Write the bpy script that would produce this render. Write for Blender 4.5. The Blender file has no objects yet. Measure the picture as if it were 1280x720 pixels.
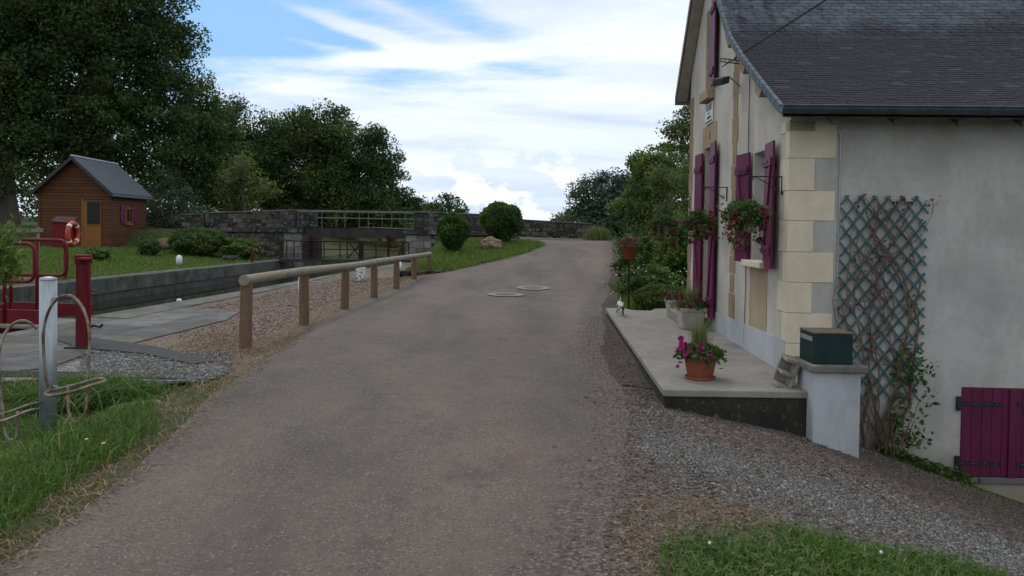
import bpy, bmesh, math, random
import numpy as np
from mathutils import Vector, Matrix, Euler
R = math.radians
scene = bpy.context.scene
COL = scene.collection
random.seed(7)

# ------------------------------------------------------------------ camera, sky, sun, exposure
EYE = 1.6
PITCH, ROLL, SHIFT = R(1.3), 0.015, -0.0416
cam_d = bpy.data.cameras.new("camera"); cam = bpy.data.objects.new("camera", cam_d); COL.objects.link(cam)
scene.camera = cam
cam_d.sensor_width = 36; cam_d.lens = 28.125; cam_d.shift_y = SHIFT; cam_d.clip_end = 3000; cam_d.clip_start = 0.05
CM = Matrix.Rotation(math.pi/2 - PITCH, 4, 'X') @ Matrix.Rotation(ROLL, 4, 'Z')
cam.matrix_world = Matrix.Translation((0, 0, EYE)) @ CM
SUN_EL, SUN_AZ = R(56), R(-25)          # azimuth measured from +Y towards +X
sun_d = bpy.data.lights.new("sun", 'SUN'); sun_d.energy = 0.85; sun_d.angle = R(11); sun_d.color = (1, .96, .9)
sun = bpy.data.objects.new("sun", sun_d); COL.objects.link(sun)
sdir = Vector((math.sin(SUN_AZ)*math.cos(SUN_EL), math.cos(SUN_AZ)*math.cos(SUN_EL), math.sin(SUN_EL)))
sun.rotation_euler = (-sdir).to_track_quat('-Z', 'Y').to_euler(); sun.location = (0, 0, 50)
scene.view_settings.view_transform = 'Standard'; scene.view_settings.look = 'None'
scene.view_settings.exposure = 0.14; scene.view_settings.gamma = 1

def ray(px, py):
    d = Vector(((px-640)/1000, (360-py)/1000 + SHIFT*1.28, -1))
    return (CM.to_3x3() @ d)
def G(px, py, z=0.0):                    # point of the level z seen at a pixel of the photo
    d = ray(px, py); t = (z-EYE)/d.z
    return Vector((d.x*t, d.y*t, z))
def D(px, py, Y):                        # point at depth Y
    d = ray(px, py); t = Y/d.y
    return Vector((d.x*t, Y, EYE+d.z*t))

w = bpy.data.worlds.new("World"); scene.world = w; w.use_nodes = True
def sky():
    nt = w.node_tree; N = nt.nodes; L = nt.links
    bg = N['Background']; bg.inputs[1].default_value = 0.1
    st = N.new('ShaderNodeTexSky'); st.sky_type = 'NISHITA'; st.sun_disc = False
    st.sun_elevation = SUN_EL; st.sun_rotation = SUN_AZ; st.air_density = 1.0; st.dust_density = .6
    tc = N.new('ShaderNodeTexCoord')
    sep = N.new('ShaderNodeSeparateXYZ'); L.new(tc.outputs['Generated'], sep.inputs[0])
    def m(op, a, b=None, c=None, clamp=False):
        n = N.new('ShaderNodeMath'); n.operation = op; n.use_clamp = clamp
        for i, v in enumerate((a, b, c)):
            if v is None: continue
            if isinstance(v, (int, float)): n.inputs[i].default_value = v
            else: L.new(v, n.inputs[i])
        return n.outputs[0]
    X, Y, Z = sep.outputs
    az = m('ARCTAN2', X, Y); el = m('ARCSINE', Z)
    zz = m('ADD', m('MAXIMUM', Z, 0.0), 0.12)
    cmb = N.new('ShaderNodeCombineXYZ'); L.new(m('DIVIDE', X, zz), cmb.inputs[0]); L.new(m('DIVIDE', Y, zz), cmb.inputs[1])
    def noise(vec, sc, det, rough=.55, dist=0, sx=1, sy=1, sz=1, rot=0, off=(0,0,0)):
        mp = N.new('ShaderNodeMapping'); mp.inputs['Scale'].default_value = (sx, sy, sz); mp.inputs['Rotation'].default_value = (0, 0, rot)
        mp.inputs['Location'].default_value = off
        L.new(vec, mp.inputs[0])
        n = N.new('ShaderNodeTexNoise'); n.inputs['Scale'].default_value = sc; n.inputs['Detail'].default_value = det
        n.inputs['Roughness'].default_value = rough; n.inputs['Distortion'].default_value = dist
        L.new(mp.outputs[0], n.inputs[0]); return n.outputs[0]
    streak = noise(cmb.outputs[0], 1.3, 8, .6, .5, .75, 1.5, 1, R(-22), (3.1, .4, 0))
    fine = noise(cmb.outputs[0], 4.5, 6, .6, .3, 1, 1.6, 1, R(-25), (1, 1, 0))
    def ell(a0, e0, ra, re, rot=0):
        da = m('SUBTRACT', az, a0); de = m('SUBTRACT', el, e0)
        c, s = math.cos(rot), math.sin(rot)
        u = m('ADD', m('MULTIPLY', da, c/ra), m('MULTIPLY', de, s/ra))
        v = m('ADD', m('MULTIPLY', da, -s/re), m('MULTIPLY', de, c/re))
        r = m('ADD', m('MULTIPLY', u, u), m('MULTIPLY', v, v))
        return m('EXPONENT', m('MULTIPLY', r, -1.0))
    # clear windows in the cloud sheet
    g1 = ell(-.28, .235, .20, .055, R(-10)); g2 = ell(-.05, .20, .13, .022, R(-4)); g3 = ell(-.40, .30, .20, .16)
    g4 = ell(-.14, .285, .15, .03, R(-20))
    cl = ell(-.20, .235, .10, .012, R(-14)); cl2 = ell(-.14, .203, .12, .010, R(5)); cl3 = ell(-.25, .215, .08, .008, R(-8))
    gaps = m('MAXIMUM', m('MAXIMUM', m('MULTIPLY', g1, 1.15), m('MULTIPLY', g2, .5)), m('MAXIMUM', g3, m('MULTIPLY', g4, .8)))
    gaps = m('SUBTRACT', gaps, m('ADD', m('MULTIPLY', cl, .8), m('ADD', m('MULTIPLY', cl2, .8), m('MULTIPLY', cl3, .5))))
    dens = m('ADD', m('ADD', m('MULTIPLY', streak, 1.25), .28), m('MULTIPLY', m('SUBTRACT', fine, .5), .7))
    dens = m('SUBTRACT', dens, m('MULTIPLY', gaps, 1.55))
    sm = N.new('ShaderNodeMapRange'); sm.interpolation_type = 'SMOOTHSTEP'; sm.inputs[1].default_value = -.15; sm.inputs[2].default_value = .72
    L.new(dens, sm.inputs[0]); cover = sm.outputs[0]
    # low heaped clouds near the horizon
    cum = noise(tc.outputs['Generated'], 13, 9, .6, .2, 1, 1, 1.9, 0, (2, 0, .3))
    lowband = m('MULTIPLY', m('SUBTRACT', 1.0, m('MULTIPLY', m('ABSOLUTE', m('SUBTRACT', el, .04)), 14.0), None, True), 1.0, None, True)
    heap = N.new('ShaderNodeMapRange'); heap.interpolation_type = 'SMOOTHSTEP'; heap.inputs[1].default_value = .47; heap.inputs[2].default_value = .54
    L.new(cum, heap.inputs[0])
    heapm = m('MULTIPLY', heap.outputs[0], lowband)
    shade = noise(cmb.outputs[0], .9, 7, .55, .4, .7, 1.7, 1, R(-15), (7, 2, 0))
    rmp = N.new('ShaderNodeValToRGB'); cr = rmp.color_ramp
    cr.elements[0].position = .34; cr.elements[0].color = (6.2, 7.3, 8.9, 1); cr.elements[1].position = .56; cr.elements[1].color = (9.0, 9.6, 10.1, 1)
    L.new(shade, rmp.inputs[0])
    # the sheet is thinner and bluer low down
    low = N.new('ShaderNodeMapRange'); low.inputs[1].default_value = .0; low.inputs[2].default_value = .16; low.inputs[3].default_value = .8; low.inputs[4].default_value = 0
    L.new(el, low.inputs[0])
    def mix(f, a, b):
        n = N.new('ShaderNodeMix'); n.data_type = 'RGBA'
        if isinstance(f, (int, float)): n.inputs[0].default_value = f
        else: L.new(f, n.inputs[0])
        for i, v in ((6, a), (7, b)):
            if isinstance(v, tuple): n.inputs[i].default_value = v
            else: L.new(v, n.inputs[i])
        return n.outputs[2]
    sheet = mix(low.outputs[0], rmp.outputs[0], (5.9, 7.2, 8.8, 1))
    base = mix(.88, st.outputs[0], (3.0, 5.7, 9.4, 1))
    c = mix(cover, base, sheet)
    c = mix(m('MULTIPLY', heapm, 1.0), c, (10.2, 10.6, 11.0, 1))
    # nothing bright below the horizon
    dn = N.new('ShaderNodeMapRange'); dn.inputs[1].default_value = -.02; dn.inputs[2].default_value = 0.0
    L.new(Z, dn.inputs[0])
    c = mix(dn.outputs[0], (1.0, 1.1, .9, 1), c)
    L.new(c, bg.inputs[0])
sky()

# ------------------------------------------------------------------ helpers
ROOT = {}
def tag(o, label=None, cat=None, group=None, kind=None):
    if label: o['label'] = label
    if cat: o['category'] = cat
    if group: o['group'] = group
    if kind: o['kind'] = kind
    return o
def thing(name, loc, label, cat, group=None):
    o = bpy.data.objects.new(name, None); COL.objects.link(o); o.location = loc; o.empty_display_size = .2
    ROOT[o.name] = Vector(loc)
    return tag(o, label, cat, group)
def link_mesh(name, me, mat, parent=None, loc=(0, 0, 0)):
    o = bpy.data.objects.new(name, me); COL.objects.link(o)
    if mat: me.materials.append(mat)
    if parent is not None:
        org = ROOT[parent.name]; o.parent = parent; ROOT[o.name] = org
    else:
        org = Vector(loc); o.location = loc; ROOT[o.name] = org
    n = len(me.vertices)
    if org.length > 0 and n:
        a = np.empty(n*3, dtype=np.float32); me.vertices.foreach_get('co', a)
        a = a.reshape(-1, 3) - np.array(org, dtype=np.float32); me.vertices.foreach_set('co', a.ravel())
    me.update()
    return o
class MB:
    def __init__(s): s.v = []; s.f = []; s.g = []
    def add(s, vs, fs):
        b = len(s.v); s.g.append((vs, fs)); s.v += [tuple(v) for v in vs]; s.f += [tuple(i+b for i in f) for f in fs]; return s
    def obox(s, o, a, b, c):
        o, a, b, c = map(Vector, (o, a, b, c))
        vs = [o, o+a, o+a+b, o+b, o+c, o+a+c, o+a+b+c, o+b+c]
        fs = [(0, 3, 2, 1), (4, 5, 6, 7), (0, 1, 5, 4), (1, 2, 6, 5), (2, 3, 7, 6), (3, 0, 4, 7)]
        if a.cross(b).dot(c) < 0: fs = [f[::-1] for f in fs]
        return s.add(vs, fs)
    def box(s, x0, x1, y0, y1, z0, z1): return s.obox((x0, y0, z0), (x1-x0, 0, 0), (0, y1-y0, 0), (0, 0, z1-z0))
    def tube(s, pts, r, seg=8, cap=True):
        pts = [Vector(p) for p in pts]; n = len(pts)
        rs = r if isinstance(r, (list, tuple)) else [r]*n
        ref = None; rings = []
        for i, p in enumerate(pts):
            t = (pts[min(i+1, n-1)] - pts[max(i-1, 0)])
            if t.length < 1e-9: t = Vector((0, 0, 1))
            t.normalize()
            if ref is None:
                ref = t.orthogonal().normalized()
            ref = (ref - t*ref.dot(t))
            if ref.length < 1e-6: ref = t.orthogonal()
            ref.normalize(); q = t.cross(ref)
            rings.append([p + (ref*math.cos(2*math.pi*k/seg) + q*math.sin(2*math.pi*k/seg))*rs[i] for k in range(seg)])
        vs = [v for rg in rings for v in rg]; fs = []
        for i in range(n-1):
            for k in range(seg):
                a = i*seg+k; b = i*seg+(k+1) % seg
                fs.append((a, b, b+seg, a+seg))
        if cap: fs.append(tuple(range(seg))[::-1]); fs.append(tuple((n-1)*seg+k for k in range(seg)))
        return s.add(vs, fs)
    def lathe(s, c, prof, seg=24, sy=1):
        vs = []; fs = []; n = len(prof)
        for (r, z) in prof:
            for k in range(seg):
                a = 2*math.pi*k/seg; vs.append((c[0]+r*math.cos(a), c[1]+r*sy*math.sin(a), c[2]+z))
        for i in range(n-1):
            for k in range(seg):
                a = i*seg+k; b = i*seg+(k+1) % seg; fs.append((a, b, b+seg, a+seg))
        fs.append(tuple(range(seg))[::-1]); fs.append(tuple((n-1)*seg+k for k in range(seg)))
        return s.add(vs, fs)
    def prism(s, poly, vec):
        n = len(poly); poly = [Vector(p) for p in poly]; vec = Vector(vec)
        vs = poly + [p+vec for p in poly]
        fs = [tuple(range(n))[::-1], tuple(range(n, 2*n))] + [(i, (i+1) % n, (i+1) % n+n, i+n) for i in range(n)]
        return s.add(vs, fs)
    def each(s, name, mat, parent=None, **k):
        out = []
        for vs, fs in s.g:
            q = MB(); q.add(vs, fs); out.append(q.build(name, mat, parent, **k))
        return out
    def build(s, name, mat, parent=None, loc=(0, 0, 0), smooth=False, bevel=0):
        me = bpy.data.meshes.new(name); me.from_pydata(s.v, [], s.f)
        bm = bmesh.new(); bm.from_mesh(me); bmesh.ops.recalc_face_normals(bm, faces=bm.faces); bm.to_mesh(me); bm.free()
        if smooth:
            me.polygons.foreach_set('use_smooth', [True]*len(me.polygons))
        o = link_mesh(name, me, mat, parent, loc)
        if bevel:
            b = o.modifiers.new('bevel', 'BEVEL'); b.width = bevel; b.segments = 2; b.limit_method = 'ANGLE'
        return o
def np_mesh(name, V, F, mat, parent=None, loc=(0, 0, 0), smooth=False):
    """V (n,3), F (m,k) faces of equal size"""
    me = bpy.data.meshes.new(name); n = len(V); m, k = F.shape
    me.vertices.add(n); me.vertices.foreach_set('co', np.asarray(V, dtype=np.float32).ravel())
    me.loops.add(m*k); me.loops.foreach_set('vertex_index', F.astype(np.int32).ravel())
    me.polygons.add(m); me.polygons.foreach_set('loop_start', np.arange(0, m*k, k, dtype=np.int32))
    me.polygons.foreach_set('loop_total', np.full(m, k, dtype=np.int32))
    if smooth: me.polygons.foreach_set('use_smooth', np.ones(m, dtype=bool))
    me.update(calc_edges=True)
    return link_mesh(name, me, mat, parent, loc)
def S(t):
    t = max(0., min(1., t)); return t*t*(3-2*t)
def interp(x, pts):
    return float(np.interp(x, [p[0] for p in pts], [p[1] for p in pts]))

# ------------------------------------------------------------------ materials
def newmat(name):
    m = bpy.data.materials.new(name); m.use_nodes = True
    return m, m.node_tree.nodes, m.node_tree.links, m.node_tree.nodes['Principled BSDF']
class NT:
    def __init__(s, name):
        s.m, s.N, s.L, s.b = newmat(name)
        s.tc = s.N.new('ShaderNodeTexCoord').outputs['Object']
        s.b.inputs['Specular IOR Level'].default_value = .3
    def put(s, v, sock):
        if v is None: return
        if isinstance(v, (int, float)): sock.default_value = v
        elif isinstance(v, tuple): sock.default_value = v if len(v) == 4 or sock.type == 'VECTOR' else v+(1,)
        else: s.L.new(v, sock)
    def map(s, scale=(1, 1, 1), rot=(0, 0, 0), loc=(0, 0, 0), src=None):
        n = s.N.new('ShaderNodeMapping'); n.inputs['Scale'].default_value = scale; n.inputs['Rotation'].default_value = rot; n.inputs['Location'].default_value = loc
        s.L.new(src or s.tc, n.inputs[0]); return n.outputs[0]
    def noise(s, scale, detail=4, rough=.55, vec=None, dist=0, col=False):
        n = s.N.new('ShaderNodeTexNoise'); n.inputs['Scale'].default_value = scale; n.inputs['Detail'].default_value = detail
        n.inputs['Roughness'].default_value = rough; n.inputs['Distortion'].default_value = dist
        s.L.new(vec or s.tc, n.inputs[0]); return n.outputs[1 if col else 0]
    def voro(s, scale, feature='F1', out=0, vec=None, rand=1):
        n = s.N.new('ShaderNodeTexVoronoi'); n.feature = feature; n.inputs['Scale'].default_value = scale; n.inputs['Randomness'].default_value = rand
        s.L.new(vec or s.tc, n.inputs[0]); return n.outputs[out]
    def ramp(s, v, stops, const=False):
        n = s.N.new('ShaderNodeValToRGB'); cr = n.color_ramp
        if const: cr.interpolation = 'CONSTANT'
        while len(cr.elements) < len(stops): cr.elements.new(1)
        for e, (p, c) in zip(cr.elements, stops):
            e.position = p; e.color = (c, c, c, 1) if isinstance(c, (int, float)) else tuple(c)+(1,)
        s.L.new(v, n.inputs[0]); return n.outputs[0]
    def math(s, op, a, b=None, clamp=False):
        n = s.N.new('ShaderNodeMath'); n.operation = op; n.use_clamp = clamp
        s.put(a, n.inputs[0]); s.put(b, n.inputs[1]); return n.outputs[0]
    def mix(s, f, a, b, mode='MIX'):
        n = s.N.new('ShaderNodeMix'); n.data_type = 'RGBA'; n.blend_type = mode
        s.put(f, n.inputs[0]); s.put(a, n.inputs[6]); s.put(b, n.inputs[7]); return n.outputs[2]
    def sep(s, vec=None):
        n = s.N.new('ShaderNodeSeparateXYZ'); s.L.new(vec or s.tc, n.inputs[0]); return n.outputs
    def island(s):
        return s.N.new('ShaderNodeNewGeometry').outputs['Random Per Island']
    def done(s, col, rough=.9, bump=None, bs=.3, bd=.01, metal=0, spec=None):
        s.put(col, s.b.inputs['Base Color']); s.put(rough, s.b.inputs['Roughness']); s.put(metal, s.b.inputs['Metallic'])
        if spec is not None: s.b.inputs['Specular IOR Level'].default_value = spec
        if bump is not None:
            n = s.N.new('ShaderNodeBump'); n.inputs['Strength'].default_value = bs; n.inputs['Distance'].default_value = bd
            s.L.new(bump, n.inputs['Height']); s.L.new(n.outputs[0], s.b.inputs['Normal'])
        return s.m
def simple(name, c1, c2=None, scale=6, rough=.8, bs=.25, bscale=60, metal=0, bd=.004, stops=(.35, .65), spec=.3, stretch=(1, 1, 1), island=0):
    t = NT(name); c2 = c2 or tuple(x*.8 for x in c1)
    v = t.map(stretch)
    col = t.mix(t.ramp(t.noise(scale, 6, .6, v), [(stops[0], 0.), (stops[1], 1.)]), c1, c2)
    if island:
        col = t.mix(island, col, t.ramp(t.island(), [(0, tuple(x*.45 for x in c1)), (1, tuple(min(1, x*1.6) for x in c1))]))
    return t.done(col, rough, t.noise(bscale, 5, .6, v), bs, bd, metal, spec)

def m_asphalt():
    t = NT('asphalt')
    big = t.ramp(t.noise(.45, 6, .62, t.map((1.3, .45, 1), loc=(1.3, 0, 0))), [(.38, (.058, .047, .040)), (.47, (.094, .073, .057)), (.55, (.130, .100, .076)), (.64, (.160, .124, .093))])
    mid = t.noise(6, 7, .72)
    col = t.mix(.36, big, t.ramp(mid, [(.3, (.050, .040, .036)), (.7, (.125, .100, .085))]))
    # worn wheel lines, slightly paler and browner, meandering with the lane
    P = t.sep(); wx = t.math('ADD', P[0], t.math('MULTIPLY', t.noise(.25, 2), 1.2))
    wheel = t.ramp(t.math('FRACT', t.math('ADD', t.math('MULTIPLY', wx, .62), .12)), [(0, 0.), (.25, .55), (.45, .55), (.72, 0.), (1, 0.)])
    wheel = t.math('MULTIPLY', wheel, t.ramp(t.noise(.8, 5, .6), [(.35, .2), (.65, 1.)]))
    col = t.mix(wheel, col, (.155, .118, .094))
    # darker patches where the binder shows, and reddish earthy stains
    col = t.mix(t.ramp(t.noise(1.7, 7, .7, t.map((1, .6, 1), loc=(7, 3, 0))), [(.54, 0.), (.68, .6)]), col, (.040, .036, .036))
    col = t.mix(t.ramp(t.noise(1.2, 7, .7, t.map((1, .7, 1), loc=(2, 8, 0))), [(.56, 0.), (.70, .55)]), col, (.105, .060, .042))
    chip = t.sep(t.voro(95, out=1))
    sel = t.math('MULTIPLY', t.ramp(chip[0], [(0, 0.), (.60, 0.), (.66, .75), (1, .75)]), t.ramp(t.noise(2.2, 5, .6), [(.3, .45), (.65, 1.)]))
    col = t.mix(sel, col, t.ramp(chip[1], [(0, (.022, .02, .02)), (.55, (.07, .062, .056)), (.8, (.14, .12, .105)), (1, (.26, .24, .22))]))
    pale = t.ramp(t.noise(1.9, 4, .55, t.map((1, .75, 1), loc=(4, 2, 0))), [(.68, 0.), (.76, .5)])
    col = t.mix(pale, col, (.20, .165, .13))
    an = t.N.new('ShaderNodeAttribute'); an.attribute_name = 'edge'
    ef = t.math('ADD', an.outputs['Fac'], t.math('MULTIPLY', t.math('SUBTRACT', t.noise(2.6, 8, .75), .5), 1.9))
    ef = t.math('MULTIPLY', t.ramp(ef, [(.42, 0.), (.62, 1.)]), t.ramp(an.outputs['Fac'], [(0, 0.), (.15, 1.)]))
    grit = t.ramp(t.sep(t.voro(60, out=1))[0], [(0, (.040, .032, .027)), (.5, (.085, .064, .052)), (.85, (.12, .096, .082)), (1, (.17, .148, .13))])
    col = t.mix(ef, col, grit)
    h = t.math('ADD', t.math('MULTIPLY', t.voro(95), .8), t.noise(170, 3, .7))
    return t.done(col, .85, h, .6, .006, spec=.35)
def m_gravel(name, cols, sc=55, tint=(.12, .09, .07), tintmix=.5):
    t = NT(name)
    c = t.voro(sc, out=1); v = t.sep(c)
    col = t.ramp(v[0], cols)
    n = t.ramp(t.noise(1.1, 6, .65), [(.38, 0.), (.62, tintmix)])
    col = t.mix(n, col, tint)
    col = t.mix(t.ramp(t.voro(sc), [(.0, 0.), (.6, .0), (1, .6)]), col, (.02, .018, .016))
    return t.done(col, .92, t.voro(sc), .8, .012)
def m_ground():
    t = NT('soil_and_grass')
    col = t.ramp(t.noise(.7, 8, .65), [(.3, (.028, .048, .012)), (.5, (.036, .055, .015)), (.66, (.055, .06, .024)), (.8, (.08, .065, .035))])
    col = t.mix(.35, col, t.ramp(t.noise(25, 5, .7), [(.3, (.02, .03, .01)), (.7, (.1, .1, .045))]))
    return t.done(col, .95, t.noise(30, 6, .7), .7, .03)
def m_concrete(name, a, b, dark=(.05, .05, .045), dk=.45, moss=None, joint=None, speck=None):
    t = NT(name)
    col = t.ramp(t.noise(2.2, 8, .65), [(.3, a), (.7, b)])
    col = t.mix(t.ramp(t.noise(5, 8, .75, t.map((1, 1, .6), loc=(3, 1, 2))), [(.5, 0.), (.72, dk)]), col, dark)
    if moss: col = t.mix(t.ramp(t.noise(1.4, 7, .7, t.map(loc=(9, 4, 1))), [(.5, 0.), (.62, .8)]), col, moss)
    if joint:
        n = t.N.new('ShaderNodeTexBrick'); n.inputs['Scale'].default_value = 1; n.inputs['Brick Width'].default_value = joint[0]; n.inputs['Row Height'].default_value = joint[1]; n.inputs['Mortar Size'].default_value = .012; n.inputs['Mortar Smooth'].default_value = .3
        n.inputs['Color1'].default_value = (.7, .7, .7, 1); n.inputs['Color2'].default_value = (1.2, 1.2, 1.2, 1); n.inputs['Mortar'].default_value = (.35, .35, .33, 1)
        vm = t.N.new('ShaderNodeVectorMath'); vm.operation = 'MULTIPLY_ADD'; t.L.new(t.noise(2.5, 4, .6, col=True), vm.inputs[0]); vm.inputs[1].default_value = (.09, .09, 0); t.L.new(t.map(rot=(0, 0, R(-84.3))), vm.inputs[2])
        t.L.new(vm.outputs[0], n.inputs[0]); col = t.mix(1.0, col, n.outputs[0], 'MULTIPLY')
    if speck: col = t.mix(t.ramp(t.noise(16, 6, .8, t.map(loc=(1, 6, 2))), [(.60, 0.), (.64, .8)]), col, speck)
    return t.done(col, .9, t.math('ADD', t.noise(35, 6, .7), t.noise(220, 3, .6)), .35, .006)
def m_render(name, a, b, stain=(.2, .17, .13), st=.5, damp=None):
    t = NT(name)
    col = t.ramp(t.noise(1.3, 9, .62), [(.32, a), (.68, b)])
    s1 = t.ramp(t.noise(1.1, 7, .7, t.map((1, 1, .35), loc=(5, 2, 0))), [(.5, 0.), (.75, st)])
    col = t.mix(s1, col, stain)
    col = t.mix(t.ramp(t.noise(14, 6, .7), [(.45, 0.), (.8, .3)]), col, tuple(x*.7 for x in a))
    if damp is not None:
        zz = t.math('ADD', t.sep()[2], t.math('MULTIPLY', t.noise(1.6, 6, .7), .9))
        col = t.mix(t.ramp(t.math('MULTIPLY', t.math('SUBTRACT', zz, damp), 1.0), [(0, .75), (.55, 0.)]), col, (.17, .14, .09))
    h = t.math('ADD', t.noise(90, 5, .75), t.math('MULTIPLY', t.noise(18, 4, .6), .7))
    return t.done(col, .93, h, .5, .006, spec=.15)
def m_stone(name, cols, bw=.5, bh=.25, mort=(.05, .05, .045), lich=.5, rot=(R(90), 0, 0)):
    t = NT(name)
    vec = t.map((1, 1, 1), rot)
    n = t.N.new('ShaderNodeTexBrick'); n.inputs['Scale'].default_value = 1; n.inputs['Brick Width'].default_value = bw; n.inputs['Row Height'].default_value = bh
    n.inputs['Mortar Size'].default_value = .012; n.inputs['Color1'].default_value = (0, 0, 0, 1); n.inputs['Color2'].default_value = (1, 1, 1, 1); n.inputs['Mortar'].default_value = (.5, .5, .5, 1)
    n.inputs['Mortar Smooth'].default_value = .4
    mp = t.math('MULTIPLY', 1.0, 1.0)
    dv = t.N.new('ShaderNodeVectorMath'); dv.operation = 'ADD'
    sc = t.N.new('ShaderNodeVectorMath'); sc.operation = 'SCALE'; sc.inputs['Scale'].default_value = .22
    t.L.new(t.noise(3, 4, .6, col=True), sc.inputs[0]); t.L.new(vec, dv.inputs[0]); t.L.new(sc.outputs[0], dv.inputs[1])
    t.L.new(dv.outputs[0], n.inputs[0])
    col = t.ramp(t.math('ADD', t.math('MULTIPLY', n.outputs[0], .4), t.math('MULTIPLY', t.noise(4, 8, .7), .6)), cols)
    col = t.mix(t.ramp(t.noise(9, 8, .75, t.map(loc=(2, 7, 3))), [(.55, 0.), (.62, lich)]), col, (.40, .40, .36))
    col = t.mix(t.ramp(t.noise(1.2, 6, .7, t.map(loc=(1, 3, 9))), [(.45, 0.), (.7, .6)]), col, (.035, .033, .03))
    col = t.mix(n.outputs[1], col, mort)
    h = t.math('SUBTRACT', t.math('ADD', t.noise(12, 6, .7), t.math('MULTIPLY', t.noise(60, 4, .6), .4)), t.math('MULTIPLY', n.outputs[1], 1.2))
    return t.done(col, .93, h, .8, .03)
def m_leaf(name, cols, trans=.25, rough=.6, big=0, clump=0):
    t = NT(name)
    if clump:
        lo, md, hi = cols[0][1], cols[1][1], cols[2][1]
        k = t.ramp(t.noise(clump, 3, .6), [(.34, tuple(x*.62 for x in md)), (.5, md), (.66, tuple(a*.35+b*.65 for a, b in zip(md, hi)))])
        k2 = t.ramp(t.noise(clump*.35, 2, .5, t.map(loc=(5, 3, 1))), [(.38, (.8, .9, 1.0)), (.62, (1.22, 1.08, .85))])
        k = t.mix(1.0, k, k2, 'MULTIPLY')
        col = t.mix(1.0, k, t.ramp(t.island(), [(0, .82), (.8, 1.08), (1, 1.3)]), 'MULTIPLY')
    else: col = t.ramp(t.island(), cols)
    if big: col = t.mix(t.ramp(t.noise(big, 2), [(.4, 0.), (.6, .55)]), col, tuple(x*.55 for x in cols[0][1]))
    t.done(col, rough, spec=.25)
    out = t.N['Material Output']; tr = t.N.new('ShaderNodeBsdfTranslucent'); ms = t.N.new('ShaderNodeMixShader'); ms.inputs[0].default_value = trans
    t.L.new(col, tr.inputs[0]); t.L.new(t.b.outputs[0], ms.inputs[1]); t.L.new(tr.outputs[0], ms.inputs[2]); t.L.new(ms.outputs[0], out.inputs[0])
    return t.m
def m_slate():
    t = NT('slate')
    isl = t.island(); P = t.sep()
    # Object coords are house-local here: y runs up the slope, x along the ridge
    blue = t.ramp(isl, [(0, (.060, .070, .092)), (.5, (.090, .105, .135)), (1, (.14, .158, .19))])
    moss = t.ramp(isl, [(0, (.013, .012, .017)), (.5, (.027, .023, .031)), (.93, (.038, .033, .042)), (1, (.085, .078, .09))])
    wob = t.noise(1.4, 7, .75, t.map((1, 1, .3)))
    up = t.math('ADD', P[1], t.math('MULTIPLY', t.math('SUBTRACT', wob, .5), 1.8))
    f = t.ramp(t.math('MULTIPLY', up, .1), [(.198, 1.), (.238, 0.)])
    st = t.ramp(t.math('ADD', t.noise(.95, 3, .55, t.map((1, .10, .10), loc=(4.6, 0, 0))), t.math('MULTIPLY', t.math('SUBTRACT', t.noise(7, 6, .75), .5), .22)), [(.485, 0.), (.53, 1.)])
    f2 = t.math('MAXIMUM', f, st)
    col = t.mix(f2, blue, moss)
    col = t.mix(t.ramp(t.noise(30, 7, .8), [(.62, 0.), (.68, .55)]), col, (.17, .165, .17))
    h = t.noise(40, 6, .7)
    return t.done(col, t.ramp(isl, [(0, .5), (1, .75)]), h, .4, .006, spec=.5)
def m_wood(name, a, b, scale=8, stretch=(1, 1, 12), rough=.75):
    t = NT(name)
    n = t.noise(scale, 6, .65, t.map(stretch))
    col = t.ramp(n, [(.3, a), (.7, b)])
    col = t.mix(t.ramp(t.noise(3, 5, .6), [(.5, 0.), (.8, .5)]), col, tuple(x*.5 for x in a))
    return t.done(col, rough, n, .4, .004)
def m_planks(name, a, b, h=.13):
    t = NT(name)
    z = t.sep()[2]; fr = t.math('FRACT', t.math('MULTIPLY', z, 1/h)); idn = t.math('FLOOR', t.math('MULTIPLY', z, 1/h))
    n = t.N.new('ShaderNodeTexWhiteNoise'); n.noise_dimensions = '1D'; t.L.new(idn, n.inputs['W'])
    col = t.mix(.6, t.mix(n.outputs[0], a, b), t.ramp(t.noise(5, 5, .6, t.map((1, 1, 14))), [(.3, tuple(x*.55 for x in a)), (.7, b)]))
    gap = t.ramp(fr, [(0, 0.), (.09, 1.), (.93, 1.), (1, .0)])
    col = t.mix(gap, (.008, .004, .002), col)
    return t.done(col, .7, gap, .7, .015)
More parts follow.
